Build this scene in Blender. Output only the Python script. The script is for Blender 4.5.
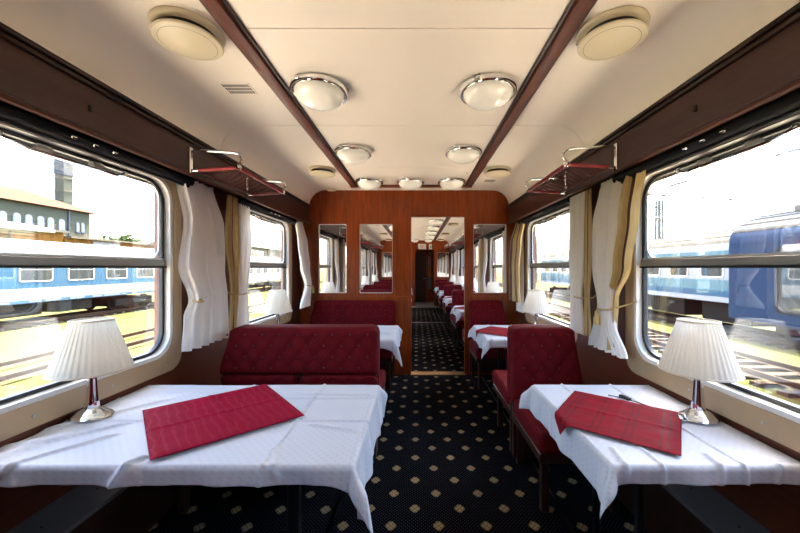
import bpy, bmesh, math, random
from mathutils import Vector, Matrix, noise
R = math.radians; PI = math.pi; sin = math.sin; cos = math.cos
rnd = random.Random(7)
scene = bpy.context.scene
for o in list(bpy.data.objects): bpy.data.objects.remove(o)
COL = scene.collection

# ------------------------------------------------------------------ camera
F_PX = 340.0
cd = bpy.data.cameras.new('camera'); cam = bpy.data.objects.new('camera', cd); COL.objects.link(cam)
cd.sensor_width = 36.0; cd.lens = F_PX / 800 * 36; cd.clip_start = .02; cd.clip_end = 600
cd.shift_x = -17 / 800; cd.shift_y = 1.5 / 800
cam.location = (.108, 0, 1.44); cam.rotation_euler = (R(90), 0, 0)
scene.camera = cam
# ------------------------------------------------------------------ world, sun, exposure
w = bpy.data.worlds.new('world'); scene.world = w; w.use_nodes = True
nt = w.node_tree; bg = nt.nodes['Background']
sky = nt.nodes.new('ShaderNodeTexSky'); sky.sky_type = 'NISHITA'; sky.sun_disc = False
sky.sun_elevation = R(58); sky.sun_rotation = R(11); sky.air_density = 1.0; sky.dust_density = 4.0; sky.ozone_density = 1.0
nt.links.new(sky.outputs[0], bg.inputs[0]); bg.inputs[1].default_value = .48
sd = bpy.data.lights.new('sun', 'SUN'); sd.energy = 10.5; sd.angle = R(.6); sd.color = (1, .93, .80)
sun = bpy.data.objects.new('sun', sd); COL.objects.link(sun)
sun.rotation_euler = Vector((.10, .50, .86)).to_track_quat('Z', 'Y').to_euler()
vs = scene.view_settings; vs.view_transform = 'Standard'; vs.look = 'None'; vs.gamma = 1; vs.use_curve_mapping = False
vs.exposure = 2.98
try:
    scene.cycles.max_bounces = 14; scene.cycles.diffuse_bounces = 8; scene.cycles.glossy_bounces = 5
    scene.cycles.transparent_max_bounces = 24; scene.cycles.sample_clamp_indirect = 6
    scene.cycles.caustics_reflective = False; scene.cycles.caustics_refractive = False
except Exception: pass

# ------------------------------------------------------------------ materials
class NB:
    def __init__(s, name):
        s.m = bpy.data.materials.new(name); s.m.use_nodes = True; s.t = s.m.node_tree; s.t.nodes.clear()
        s.out = s.n('ShaderNodeOutputMaterial')
    def n(s, typ, **kw):
        x = s.t.nodes.new(typ)
        for k, v in kw.items(): setattr(x, k, v)
        return x
    def set(s, sock, v):
        if isinstance(v, bpy.types.NodeSocket): s.t.links.new(v, sock)
        elif isinstance(v, tuple) and len(v) == 3 and sock.type == 'RGBA': sock.default_value = (*v, 1)
        else: sock.default_value = v
    def m_(s, op, a, b=0.0, c=0.0):
        x = s.n('ShaderNodeMath', operation=op)
        for i, v in enumerate((a, b, c)): s.set(x.inputs[i], v)
        return x.outputs[0]
    def coord(s, kind='Object', scale=(1, 1, 1)):
        tc = s.n('ShaderNodeTexCoord'); mp = s.n('ShaderNodeMapping')
        s.t.links.new(tc.outputs[kind], mp.inputs[0]); mp.inputs['Scale'].default_value = scale
        return mp.outputs[0]
    def noise(s, vec, scale=5, detail=4, rough=.5, dist=0):
        x = s.n('ShaderNodeTexNoise'); s.set(x.inputs['Vector'], vec)
        x.inputs['Scale'].default_value = scale; x.inputs['Detail'].default_value = detail
        x.inputs['Roughness'].default_value = rough; x.inputs['Distortion'].default_value = dist
        return x.outputs['Fac']
    def mix(s, f, a, b):
        x = s.n('ShaderNodeMix', data_type='RGBA'); s.set(x.inputs[0], f); s.set(x.inputs[6], a); s.set(x.inputs[7], b)
        return x.outputs[2]
    def ramp(s, f, stops):
        x = s.n('ShaderNodeValToRGB'); s.set(x.inputs[0], f); e = x.color_ramp.elements
        while len(e) < len(stops): e.new(.5)
        for i, (p, c) in enumerate(stops): e[i].position = p; e[i].color = (*c, 1)
        return x.outputs[0]
    def bump(s, h, strength=.2, dist=.01):
        x = s.n('ShaderNodeBump'); s.set(x.inputs['Height'], h); x.inputs['Strength'].default_value = strength
        x.inputs['Distance'].default_value = dist; return x.outputs[0]
    def bsdf(s, col, rough=.5, metal=0, **kw):
        p = s.n('ShaderNodeBsdfPrincipled'); s.set(p.inputs['Base Color'], col); s.set(p.inputs['Roughness'], rough)
        p.inputs['Metallic'].default_value = metal
        for k, v in kw.items(): s.set(p.inputs[k], v)
        return p
    def done(s, shader):
        s.t.links.new(shader.outputs[0], s.out.inputs[0]); return s.m
def plain(name, col, rough=.5, metal=0, var=.06, **kw):
    b = NB(name); f = b.noise(b.coord(), 9, 3)
    c = b.mix(f, tuple(x * (1 - var) for x in col), tuple(min(1, x * (1 + var)) for x in col))
    return b.done(b.bsdf(c, rough, metal, **kw))
M = {}
def wood(name, c0, c1, scale=(14, 14, 1.0), rough=.28):
    b = NB(name); v = b.coord('Object', scale)
    f = b.noise(v, 2.2, 7, .6, 1.2); g = b.noise(b.coord('Object', tuple(x * 6 for x in scale)), 3, 3)
    f2 = b.m_('ADD', b.m_('MULTIPLY', f, .8), b.m_('MULTIPLY', g, .2))
    c = b.ramp(f2, [(.3, c0), (.7, c1)])
    p = b.bsdf(c, b.m_('ADD', rough, b.m_('MULTIPLY', f, .1)), **{'Coat Weight': .12, 'Coat Roughness': .15, 'Specular IOR Level': .35, 'Normal': b.bump(f2, .04)})
    return b.done(p)
M['wood'] = wood('mahogany_panel', (.125, .019, .0022), (.35, .060, .0055))
M['wood_long'] = wood('mahogany_long', (.07, .016, .007), (.14, .034, .013), (14, 1, 14), .4)
M['pelmet'] = wood('brown_pelmet', (.050, .018, .014), (.085, .032, .024), (9, .7, 9), .38)
M['dark_wood'] = wood('dark_walnut', (.018, .007, .004), (.045, .016, .009), (12, 12, 1), .35)
def ceiling_mat():
    b = NB('cream_ceiling'); f = b.noise(b.coord(), 1.3, 4); g = b.noise(b.coord(), 60, 2)
    c = b.mix(f, (.88, .795, .68), (.90, .82, .705))
    return b.done(b.bsdf(c, .42, Normal=b.bump(g, .015)))
M['ceiling'] = ceiling_mat()
def carpet():
    b = NB('navy_carpet_gold_motifs'); tc = b.n('ShaderNodeTexCoord'); sp = b.n('ShaderNodeSeparateXYZ')
    b.t.links.new(tc.outputs['Object'], sp.inputs[0]); x, y = sp.outputs[0], sp.outputs[1]
    def cell(px, py, ox, oy):
        u = b.m_('SUBTRACT', b.m_('FRACT', b.m_('ADD', b.m_('DIVIDE', b.m_('SUBTRACT', x, ox), px), 50.5)), .5)
        v = b.m_('SUBTRACT', b.m_('FRACT', b.m_('ADD', b.m_('DIVIDE', b.m_('SUBTRACT', y, oy), py), 50.5)), .5)
        return b.m_('MULTIPLY', u, px), b.m_('MULTIPLY', v, py)
    def motif(ox, oy):
        u, v = cell(.266, .272, ox, oy); au = b.m_('ABSOLUTE', u); av = b.m_('ABSOLUTE', v)
        d = b.m_('ADD', b.m_('DIVIDE', au, .035), b.m_('DIVIDE', av, .042))
        dia = b.m_('LESS_THAN', d, 1.0)
        c1 = b.m_('LESS_THAN', b.m_('ADD', au, 0), .031); c2 = b.m_('LESS_THAN', av, .034)
        k = b.m_('MULTIPLY', b.m_('MULTIPLY', dia, c1), c2)
        g1 = b.m_('ABSOLUTE', b.m_('SUBTRACT', b.m_('FRACT', b.m_('ADD', b.m_('MULTIPLY', b.m_('ADD', u, v), 34), .5)), .5))
        g2 = b.m_('ABSOLUTE', b.m_('SUBTRACT', b.m_('FRACT', b.m_('ADD', b.m_('MULTIPLY', b.m_('SUBTRACT', u, v), 34), .5)), .5))
        line = b.m_('LESS_THAN', b.m_('MINIMUM', g1, g2), .10)
        return b.m_('MULTIPLY', k, b.m_('SUBTRACT', 1.0, b.m_('MULTIPLY', line, .65)))
    mo = b.m_('MAXIMUM', motif(.228, 1.89), motif(.228 - .133, 1.89 + .136))
    def dots(ox, oy):
        u, v = cell(.0222, .0227, ox, oy)
        r = b.m_('ADD', b.m_('MULTIPLY', u, u), b.m_('MULTIPLY', v, v)); return b.m_('LESS_THAN', r, .0024 ** 2)
    dt = b.m_('MAXIMUM', dots(0, 0), dots(.0111, .01135))
    f = b.noise(b.coord(), 260, 2); fn = b.noise(b.coord(), 2.5, 3)
    base = b.mix(fn, (.0026, .0032, .0052), (.0050, .0062, .0098))
    c = b.mix(b.m_('MULTIPLY', dt, .6), base, (.13, .13, .13))
    gold = b.mix(f, (.27, .205, .105), (.42, .335, .195))
    c = b.mix(mo, c, gold)
    return b.done(b.bsdf(c, .95, Normal=b.bump(f, .4, .004), **{'Specular IOR Level': .02}))
M['carpet'] = carpet()
def velvet():
    b = NB('red_velvet'); tc = b.n('ShaderNodeTexCoord'); sp = b.n('ShaderNodeSeparateXYZ')
    b.t.links.new(tc.outputs['Object'], sp.inputs[0]); x, y, z = sp.outputs
    def tri(a): return b.m_('ABSOLUTE', b.m_('SUBTRACT', b.m_('FRACT', b.m_('ADD', a, 50.5)), .5))
    zz = b.m_('ADD', z, b.m_('MULTIPLY', y, .9))
    u = b.m_('DIVIDE', x, .126); v = b.m_('DIVIDE', b.m_('SUBTRACT', zz, .96), .16)
    a1 = tri(b.m_('ADD', u, v)); a2 = tri(b.m_('SUBTRACT', u, v))
    l1 = b.m_('MAXIMUM', b.m_('LESS_THAN', b.m_('ABSOLUTE', b.m_('SUBTRACT', a1, .10)), .022), b.m_('LESS_THAN', b.m_('ABSOLUTE', b.m_('SUBTRACT', a2, .10)), .022))
    n = b.noise(b.coord(), 40, 3)
    c = b.mix(n, (.085, .0015, .0036), (.130, .0024, .005))
    c = b.mix(b.m_('MULTIPLY', l1, .38), c, (.17, .012, .015))
    p = b.bsdf(c, .8, **{'Sheen Weight': .05, 'Sheen Roughness': .4, 'Sheen Tint': (.8, .15, .15), 'Specular IOR Level': .12, 'Normal': b.bump(n, .15, .003)})
    return b.done(p)
M['velvet'] = velvet()
M['button'] = plain('red_button', (.05, .003, .006), .6)
def cloth_mat(name, col, dot, step, rad, tint):
    b = NB(name); tc = b.n('ShaderNodeTexCoord'); sp = b.n('ShaderNodeSeparateXYZ')
    b.t.links.new(tc.outputs['Object'], sp.inputs[0]); x, y, z = sp.outputs
    yy = b.m_('ADD', y, b.m_('MULTIPLY', z, .7)); xx = b.m_('ADD', x, b.m_('MULTIPLY', z, .7))
    def cell(o):
        u = b.m_('SUBTRACT', b.m_('FRACT', b.m_('ADD', b.m_('DIVIDE', xx, step), 50.5 + o)), .5)
        v = b.m_('SUBTRACT', b.m_('FRACT', b.m_('ADD', b.m_('DIVIDE', yy, step), 50.5 + o)), .5)
        return b.m_('LESS_THAN', b.m_('ADD', b.m_('MULTIPLY', u, u), b.m_('MULTIPLY', v, v)), rad * rad)
    d = b.m_('MAXIMUM', cell(0), cell(.5))
    n = b.noise(b.coord(), 300, 2)
    c = b.mix(d, col, dot)
    p = b.bsdf(c, b.m_('SUBTRACT', .62, b.m_('MULTIPLY', d, .22)), **{'Sheen Weight': .15, 'Specular IOR Level': .35, 'Normal': b.bump(n, .08, .002)})
    return b.done(p)
M['linen'] = cloth_mat('white_damask', (.56, .575, .61), (.50, .52, .56), .034, .2, None)
def napkin_mat(name, c0, c1, squares):
    b = NB(name); tc = b.n('ShaderNodeTexCoord'); sp = b.n('ShaderNodeSeparateXYZ')
    b.t.links.new(tc.outputs['Object'], sp.inputs[0]); x, y, z = sp.outputs
    n = b.noise(b.coord(), 200, 2)
    if squares:
        def lines(a, st):
            t = b.m_('ABSOLUTE', b.m_('SUBTRACT', b.m_('FRACT', b.m_('ADD', b.m_('DIVIDE', a, st), 50.0)), .5))
            return b.m_('LESS_THAN', b.m_('ABSOLUTE', b.m_('SUBTRACT', t, .10)), .035)
        f = b.m_('MAXIMUM', lines(x, .12), lines(y, .12))
    else:
        wv = b.n('ShaderNodeTexWave'); b.set(wv.inputs['Vector'], b.coord()); wv.inputs['Scale'].default_value = 9; wv.inputs['Distortion'].default_value = 5
        wv.inputs['Detail'].default_value = 2
        f = b.m_('MULTIPLY', b.m_('GREATER_THAN', wv.outputs['Fac'], .82), .6)
    c = b.mix(f, c0, c1)
    return b.done(b.bsdf(c, b.m_('SUBTRACT', .75, b.m_('MULTIPLY', f, .2)), **{'Specular IOR Level': .05, 'Normal': b.bump(n, .08, .002)}))
M['napkin_a'] = napkin_mat('crimson_damask', (.25, .0016, .020), (.285, .003, .027), False)
M['napkin_b'] = napkin_mat('rose_red_damask', (.22, .010, .018), (.13, .004, .008), True)
def translucent(name, col, tr=.5, rough=.7):
    b = NB(name); p = b.bsdf(b.mix(b.noise(b.coord(), 30, 3), tuple(x * .96 for x in col), col), rough, **{'Specular IOR Level': .2})
    t = b.n('ShaderNodeBsdfTranslucent'); b.set(t.inputs[0], col)
    mx = b.n('ShaderNodeMixShader'); mx.inputs[0].default_value = tr
    b.t.links.new(p.outputs[0], mx.inputs[1]); b.t.links.new(t.outputs[0], mx.inputs[2])
    return b.done(mx)
M['voile'] = translucent('white_voile', (.94, .92, .89), .14)
M['shade'] = translucent('pleated_shade_cloth', (.74, .70, .61), .40)
M['shade_trim'] = plain('shade_piping', (.66, .58, .46), .7)
def drape(name, per, wb, off=0.0):
    b = NB(name); tc = b.n('ShaderNodeTexCoord'); sp = b.n('ShaderNodeSeparateXYZ')
    b.t.links.new(tc.outputs['UV'], sp.inputs[0]); u, v = sp.outputs[0], sp.outputs[1]
    a = b.m_('ABSOLUTE', b.m_('SUBTRACT', b.m_('FRACT', b.m_('ADD', b.m_('MULTIPLY', u, per), off)), .5))
    band = b.m_('LESS_THAN', a, wb); edge = b.m_('LESS_THAN', b.m_('ABSOLUTE', b.m_('SUBTRACT', a, wb + .03)), .022)
    ch = b.n('ShaderNodeTexChecker'); mp = b.n('ShaderNodeMapping'); b.t.links.new(tc.outputs['UV'], mp.inputs[0]); mp.inputs['Scale'].default_value = (80, 150, 1)
    b.t.links.new(mp.outputs[0], ch.inputs[0]); ch.inputs[1].default_value = (.045, .02, .022, 1); ch.inputs[2].default_value = (.24, .13, .075, 1); ch.inputs[3].default_value = 1
    n = b.noise(b.coord('Object', (1, 1, .2)), 60, 3)
    c = b.mix(n, (.50, .34, .12), (.72, .54, .25))
    c = b.mix(band, c, ch.outputs[0]); c = b.mix(edge, c, (.12, .045, .03))
    p = b.bsdf(c, .45, **{'Sheen Weight': .3})
    t = b.n('ShaderNodeBsdfTranslucent'); b.set(t.inputs[0], c)
    mx = b.n('ShaderNodeMixShader'); mx.inputs[0].default_value = .22
    b.t.links.new(p.outputs[0], mx.inputs[1]); b.t.links.new(t.outputs[0], mx.inputs[2])
    return b.done(mx)
M['drape'] = drape('gold_striped_drape', .999, .055, .10); M['drape2'] = drape('gold_brown_striped_drape', 2.0, .13)
M['cord'] = plain('gold_cord', (.46, .33, .12), .55, var=.3)
M['chrome'] = plain('chrome', (.80, .80, .80), .10, 1, .02)
M['steel'] = plain('brushed_steel', (.55, .54, .52), .32, 1, .05)
M['alu'] = plain('cream_window_frame', (.44, .31, .18), .42, .1, .05, **{'Coat Weight': .2})
M['reveal'] = plain('pale_grey_reveal', (.70, .68, .64), .45)
M['mullion'] = plain('grey_mullion', (.26, .255, .24), .35, .6)
M['rubber'] = plain('black_rubber', (.012, .013, .014), .5)
M['blind'] = plain('dark_blind_roller', (.016, .018, .021), .7, **{'Specular IOR Level': .2})
M['black'] = plain('black_lacquer', (.008, .008, .009), .3)
M['grille'] = plain('vent_slot_dark', (.05, .042, .035), .6)
M['opal'] = plain('opal_glass', (.80, .77, .68), .12, 0, .02, **{'Coat Weight': .4})
M['opal_lit'] = plain('lit_opal_glass', (.80, .77, .68), .12, 0, .02, **{'Coat Weight': .4, 'Emission Color': (1, .86, .66), 'Emission Strength': .022})
M['beige'] = plain('beige_plastic', (.68, .59, .40), .38, 0, .03)
M['rackred'] = plain('red_wrapped_tube', (.26, .012, .016), .55)
M['net'] = plain('maroon_net', (.11, .022, .022), .7)
M['heater'] = plain('grey_heater_enamel', (.15, .14, .135), .35, .5)
M['lino'] = plain('grey_linoleum', (.36, .34, .30), .4)
M['brass'] = plain('brass_strip', (.55, .38, .16), .3, 1)
def glass(name, base, tint):
    b = NB(name); lw = b.n('ShaderNodeLayerWeight'); lw.inputs[0].default_value = .5
    f = b.m_('ADD', base, b.m_('MULTIPLY', b.m_('POWER', lw.outputs['Facing'], 4.0), .9 - base))
    t = b.n('ShaderNodeBsdfTransparent'); b.set(t.inputs[0], tint)
    g = b.n('ShaderNodeBsdfGlossy'); g.inputs['Roughness'].default_value = .01
    dn = b.noise(b.coord('Object', (1, 1, 1)), 7, 4); b.set(g.inputs['Color'], b.mix(dn, (.92, .92, .92), (1, 1, 1)))
    mx = b.n('ShaderNodeMixShader'); b.set(mx.inputs[0], f)
    b.t.links.new(t.outputs[0], mx.inputs[1]); b.t.links.new(g.outputs[0], mx.inputs[2]); return b.done(mx)
M['glass'] = glass('window_glass', .14, (.97, .98, .98))
M['mirror'] = plain('mirror_glass', (.90, .91, .90), .02, 1, .01)
M['pane'] = glass('partition_glass', .03, (.98, .98, .98))
# outside
def ground():
    b = NB('dry_grass_and_ballast'); v = b.coord()
    f = b.noise(v, .35, 5, .6); g = b.noise(v, 9, 4, .7)
    c = b.ramp(f, [(.35, (.058, .050, .016)), (.48, (.044, .048, .009)), (.62, (.020, .032, .005))])
    c2 = b.mix(g, c, (.085, .070, .030)); return b.done(b.bsdf(b.mix(.5, c, c2), .95, Normal=b.bump(g, .5, .05), **{'Specular IOR Level': .05}))
M['ground'] = ground()
M['reflector'] = plain('pale_bounce_gravel', (.44, .385, .30), .95, 0, .25)  # pale tone for the added bed that reflects daylight indoors
M['rail'] = plain('rusty_rail', (.045, .028, .017), 0.6, 0, .12, **{'Specular IOR Level': .04})
M['sleeper'] = plain('weathered_sleeper', (.050, .036, .025), 0.9, 0, .12, **{'Specular IOR Level': .04})
M['coach_blue'] = plain('sky_blue_paint', (.026, .064, .100), 0.6, 0, .12, **{'Specular IOR Level': .04})
M['coach_white'] = plain('white_coach_paint', (.20, .205, .21), 0.6, 0, .12, **{'Specular IOR Level': .04})
M['coach_roof'] = plain('pale_coach_roof', (.12, .105, .08), 0.7, 0, .12, **{'Specular IOR Level': .04})
M['coach_deep'] = plain('deep_blue_paint', (.0065, .0165, .040), 0.5, 0, .12, **{'Specular IOR Level': .04})
M['coach_cyan'] = plain('pale_turquoise_paint', (.06, .11, .125), 0.6, 0, .12, **{'Specular IOR Level': .04})
M['coach_window'] = plain('dark_coach_window', (.022, .027, .028), .15, 0, .3, **{'Specular IOR Level': .25})
M['under'] = plain('dusty_undercarriage', (.012, .011, .009), 0.8, 0, .12, **{'Specular IOR Level': .04})
M['render_grey'] = plain('grey_green_render', (.055, .060, .045), 0.9, 0, .12, **{'Specular IOR Level': .04})
M['tile_roof'] = plain('terracotta_roof', (.060, .027, .016), 0.9, 0, .12, **{'Specular IOR Level': .04})
M['ochre'] = plain('ochre_render', (.14, .065, .016), 0.9, 0, .12, **{'Specular IOR Level': .04})
M['stone'] = plain('pale_stone', (.10, .087, .060), 0.9, 0, .12, **{'Specular IOR Level': .04})
M['banner'] = plain('white_banner', (.085, .085, .085), 0.8, 0, .12, **{'Specular IOR Level': .04})
M['ink'] = plain('dark_ink', (.03, .04, .07), .6)
M['leaf'] = plain('sunlit_leaves', (.03, .052, .012), 0.8, 0, .12, **{'Specular IOR Level': .04})
M['bark'] = plain('bark', (.10, .07, .045), .9)
M['mast'] = plain('grey_mast_steel', (.07, .075, .075), .6, .2)
M['sign'] = plain('sign_white', (.75, .70, .66), .5)
M['signred'] = plain('sign_red', (.55, .05, .05), .5)
M['signgreen'] = plain('sign_green', (.05, .28, .12), .5)
M['pink'] = plain('pink_print', (.60, .30, .38), .6); M['orange'] = plain('orange_print', (.62, .25, .08), .6); M['skyprint'] = plain('pale_blue_print', (.16, .22, .27), .6)
M['roofskin'] = plain('outer_roof_skin', (.2, .2, .2), .7)

# ------------------------------------------------------------------ mesh helpers
class MB:
    def __init__(s): s.v = []; s.f = []; s.uv = None
    def add(s, vs, fs):
        o = len(s.v); s.v += [tuple(p) for p in vs]; s.f += [tuple(i + o for i in f) for f in fs]; return s
    def box(s, x0, y0, z0, x1, y1, z1):
        x0, x1 = min(x0, x1), max(x0, x1); y0, y1 = min(y0, y1), max(y0, y1); z0, z1 = min(z0, z1), max(z0, z1)
        return s.add([(x0, y0, z0), (x1, y0, z0), (x1, y1, z0), (x0, y1, z0), (x0, y0, z1), (x1, y0, z1), (x1, y1, z1), (x0, y1, z1)],
                     [(0, 3, 2, 1), (4, 5, 6, 7), (0, 1, 5, 4), (1, 2, 6, 5), (2, 3, 7, 6), (3, 0, 4, 7)])
    def bbox(s, x0, y0, z0, x1, y1, z1, r=.01, seg=2):
        bm = bmesh.new(); bmesh.ops.create_cube(bm, size=1)
        for v in bm.verts: v.co = ((x0 + x1) / 2 + v.co.x * abs(x1 - x0), (y0 + y1) / 2 + v.co.y * abs(y1 - y0), (z0 + z1) / 2 + v.co.z * abs(z1 - z0))
        bmesh.ops.bevel(bm, geom=bm.edges[:], offset=r, segments=seg, affect='EDGES', profile=.6)
        bm.verts.index_update(); s.add([v.co for v in bm.verts], [[v.index for v in f.verts] for f in bm.faces]); bm.free(); return s
    def tube(s, path, r, seg=8, closed=False):
        P = [Vector(p) for p in path]; n = len(P); rs = r if isinstance(r, (list, tuple)) else [r] * n
        vs = []; up = None
        for i, p in enumerate(P):
            if closed: t = P[(i + 1) % n] - P[i - 1]
            else: t = P[min(i + 1, n - 1)] - P[max(i - 1, 0)]
            t.normalize()
            if up is None:
                up = Vector((0, 0, 1)) if abs(t.z) < .9 else Vector((1, 0, 0))
            a = t.cross(up)
            if a.length < 1e-5: a = t.cross(Vector((0, 1, 0)))
            a.normalize(); b = a.cross(t).normalized(); up = b
            for k in range(seg):
                q = 2 * PI * k / seg; vs.append(p + a * cos(q) * rs[i] + b * sin(q) * rs[i])
        fs = []
        for i in range(n if closed else n - 1):
            j = (i + 1) % n
            for k in range(seg): fs.append((i * seg + k, i * seg + (k + 1) % seg, j * seg + (k + 1) % seg, j * seg + k))
        if not closed: fs += [tuple(range(seg))[::-1], tuple(range((n - 1) * seg, n * seg))]
        return s.add(vs, fs)
    def lathe(s, prof, seg=32, c=(0, 0, 0), sx=1, sy=1, caps=True, rmod=None):
        vs = []; fs = []
        for r, z in prof:
            for k in range(seg):
                a = 2 * PI * k / seg; rr = r + (rmod(k) if rmod else 0)
                vs.append((c[0] + rr * cos(a) * sx, c[1] + rr * sin(a) * sy, c[2] + z))
        n = len(prof)
        for i in range(n - 1):
            for k in range(seg): fs.append((i * seg + k, i * seg + (k + 1) % seg, (i + 1) * seg + (k + 1) % seg, (i + 1) * seg + k))
        if caps: fs += [tuple(range(seg))[::-1], tuple(range((n - 1) * seg, n * seg))]
        return s.add(vs, fs)
    def grid(s, fn, nu, nv, uv=False):
        vs = [fn(i / nu, j / nv) for j in range(nv + 1) for i in range(nu + 1)]
        fs = [(j * (nu + 1) + i, j * (nu + 1) + i + 1, (j + 1) * (nu + 1) + i + 1, (j + 1) * (nu + 1) + i) for j in range(nv) for i in range(nu)]
        if uv: s.uv = [(i / nu, j / nv) for j in range(nv + 1) for i in range(nu + 1)]
        return s.add(vs, fs)
    def prism(s, poly, axis, a0, a1):
        # poly: 2D points; axis 'x','y','z' extrusion
        def P(p, a): return {'x': (a, p[0], p[1]), 'y': (p[0], a, p[1]), 'z': (p[0], p[1], a)}[axis]
        n = len(poly); vs = [P(p, a0) for p in poly] + [P(p, a1) for p in poly]
        return s.add(vs, [tuple(range(n)), tuple(range(2 * n - 1, n - 1, -1))] + [(i, i + n, (i + 1) % n + n, (i + 1) % n) for i in range(n)])
    def ring(s, outer, inner, x0, x1):
        # loops of (y,z) of equal length, extruded along x
        n = len(outer); vs = [(x0, *p) for p in outer] + [(x0, *p) for p in inner] + [(x1, *p) for p in outer] + [(x1, *p) for p in inner]
        fs = []
        for i in range(n):
            j = (i + 1) % n
            fs += [(i, j, n + j, n + i), (2 * n + i, 3 * n + i, 3 * n + j, 2 * n + j), (i, 2 * n + i, 2 * n + j, j), (n + i, n + j, 3 * n + j, 3 * n + i)]
        return s.add(vs, fs)
    def mesh(s, name, mat, smooth=None, fix=True):
        me = bpy.data.meshes.new(name); me.from_pydata(s.v, [], s.f); me.materials.append(M[mat])
        if s.uv:
            l = me.uv_layers.new(name='UVMap'); vi = [0] * len(me.loops); me.loops.foreach_get('vertex_index', vi)
            l.data.foreach_set('uv', [c for i in vi for c in s.uv[i]])
        if fix:
            bm = bmesh.new(); bm.from_mesh(me); bmesh.ops.recalc_face_normals(bm, faces=bm.faces[:]); bm.to_mesh(me); bm.free()
        if smooth is not None:
            me.polygons.foreach_set('use_smooth', [True] * len(me.polygons)); me.set_sharp_from_angle(angle=R(smooth))
        me.update(); return me
    def build(s, name, mat, parent=None, smooth=None, loc=None, fix=True):
        o = bpy.data.objects.new(name, s.mesh(name, mat, smooth, fix)); COL.objects.link(o); o.parent = parent
        if loc: o.location = loc
        return o
def tag(o, label=None, cat=None, group=None, kind=None):
    if label: o['label'] = label
    if cat: o['category'] = cat
    if group: o['group'] = group
    if kind: o['kind'] = kind
    return o
def empty(name, loc=(0, 0, 0), rz=0):
    o = bpy.data.objects.new(name, None); COL.objects.link(o); o.location = loc; o.rotation_euler = (0, 0, rz); o.empty_display_size = .1; return o
def kids(o): return [c for c in COL.objects if c.parent == o]
CH = {}
def copy_tree(o, loc=None, rz=None, parent=None):
    c = o.copy(); COL.objects.link(c); c.parent = parent
    if loc is not None: c.location = loc
    if rz is not None: c.rotation_euler = (0, 0, rz)
    for k in list(o.children): copy_tree(k, parent=c)
    return c
def rr(hw, z0, z1, r, n=7):
    pts = []
    for cy, cz, a0 in ((hw - r, z1 - r, 0), (-hw + r, z1 - r, 90), (-hw + r, z0 + r, 180), (hw - r, z0 + r, 270)):
        for k in range(n + 1):
            a = R(a0 + 90 * k / n); pts.append((cy + r * cos(a), cz + r * sin(a)))
    return pts
def sm(t): t = max(0, min(1, t)); return t * t * (3 - 2 * t)
def gauss(x, w): return math.exp(-(x / w) ** 2)

# ------------------------------------------------------------------ dimensions
XW = 1.475; XP = 1.35; ZC = 2.49; YB = -2.3; YP = 4.60; YP2 = 4.65; YE = 12.88; YE2 = 12.93
BAYC = [1.53, 3.57, 5.70, 7.75, 9.80, 11.85]     # window centres of the bays
TABC = [1.58, 3.65, 5.74, 7.79, 9.84, 11.89]
SIDEN = {-1: 'wide', 1: 'narrow'}
BAY = ['in the front bay', 'in the bay before the wooden partition', 'in the first bay past the partition', 'in the second bay past the partition',
       'in the third bay past the partition', 'in the last bay past the partition']

# ------------------------------------------------------------------ structure
o = MB().box(-XW - .1, YB, -.12, XW + .1, 12.35, 0).build('floor', 'carpet')
tag(o, 'navy carpet with small gold diamond motifs covering the carriage floor', 'floor', kind='structure')
st = MB().bbox(-.37, YB + .01, 0, .964, YP - .04, .007, .003, 1).build('carpet_runner', 'carpet', None, 20)
def binding(st, y0, y1):
    for x in (-.37, .964): MB().box(x - .006, y0, 0, x + .006, y1, .0095).build('edge_binding', 'black', st)
binding(st, YB + .01, YP - .04)
tag(st, 'navy aisle runner with gold diamonds before the wooden partition', 'carpet')
st = MB().bbox(-.37, YP2 + .06, 0, .964, 8.93, .007, .003, 1).build('carpet_runner', 'carpet', None, 20)
binding(st, YP2 + .06, 8.93)
tag(st, 'navy aisle runner starting just past the partition doorway', 'carpet')
st = MB().bbox(-.37, 9.0, 0, .964, 12.28, .007, .003, 1).build('carpet_runner', 'carpet', None, 20)
binding(st, 9.0, 12.28)
tag(st, 'navy aisle runner ending at the grey linoleum by the end door', 'carpet')
tag(MB().box(-.37, 8.935, 0, .964, 8.995, .006).build('floor_strip', 'steel'), 'metal joint strip between the two aisle runners past the partition', 'floor strip')
tag(MB().box(.013, YP - .035, 0, .77, YP2 + .055, .008).build('threshold', 'brass'), 'brass threshold strip in the partition doorway', 'threshold')
tag(MB().box(-XW - .1, 12.35, -.12, XW + .1, 16.5, .002).build('floor', 'lino'), 'grey linoleum floor at the end door', 'floor', kind='structure')

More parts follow.
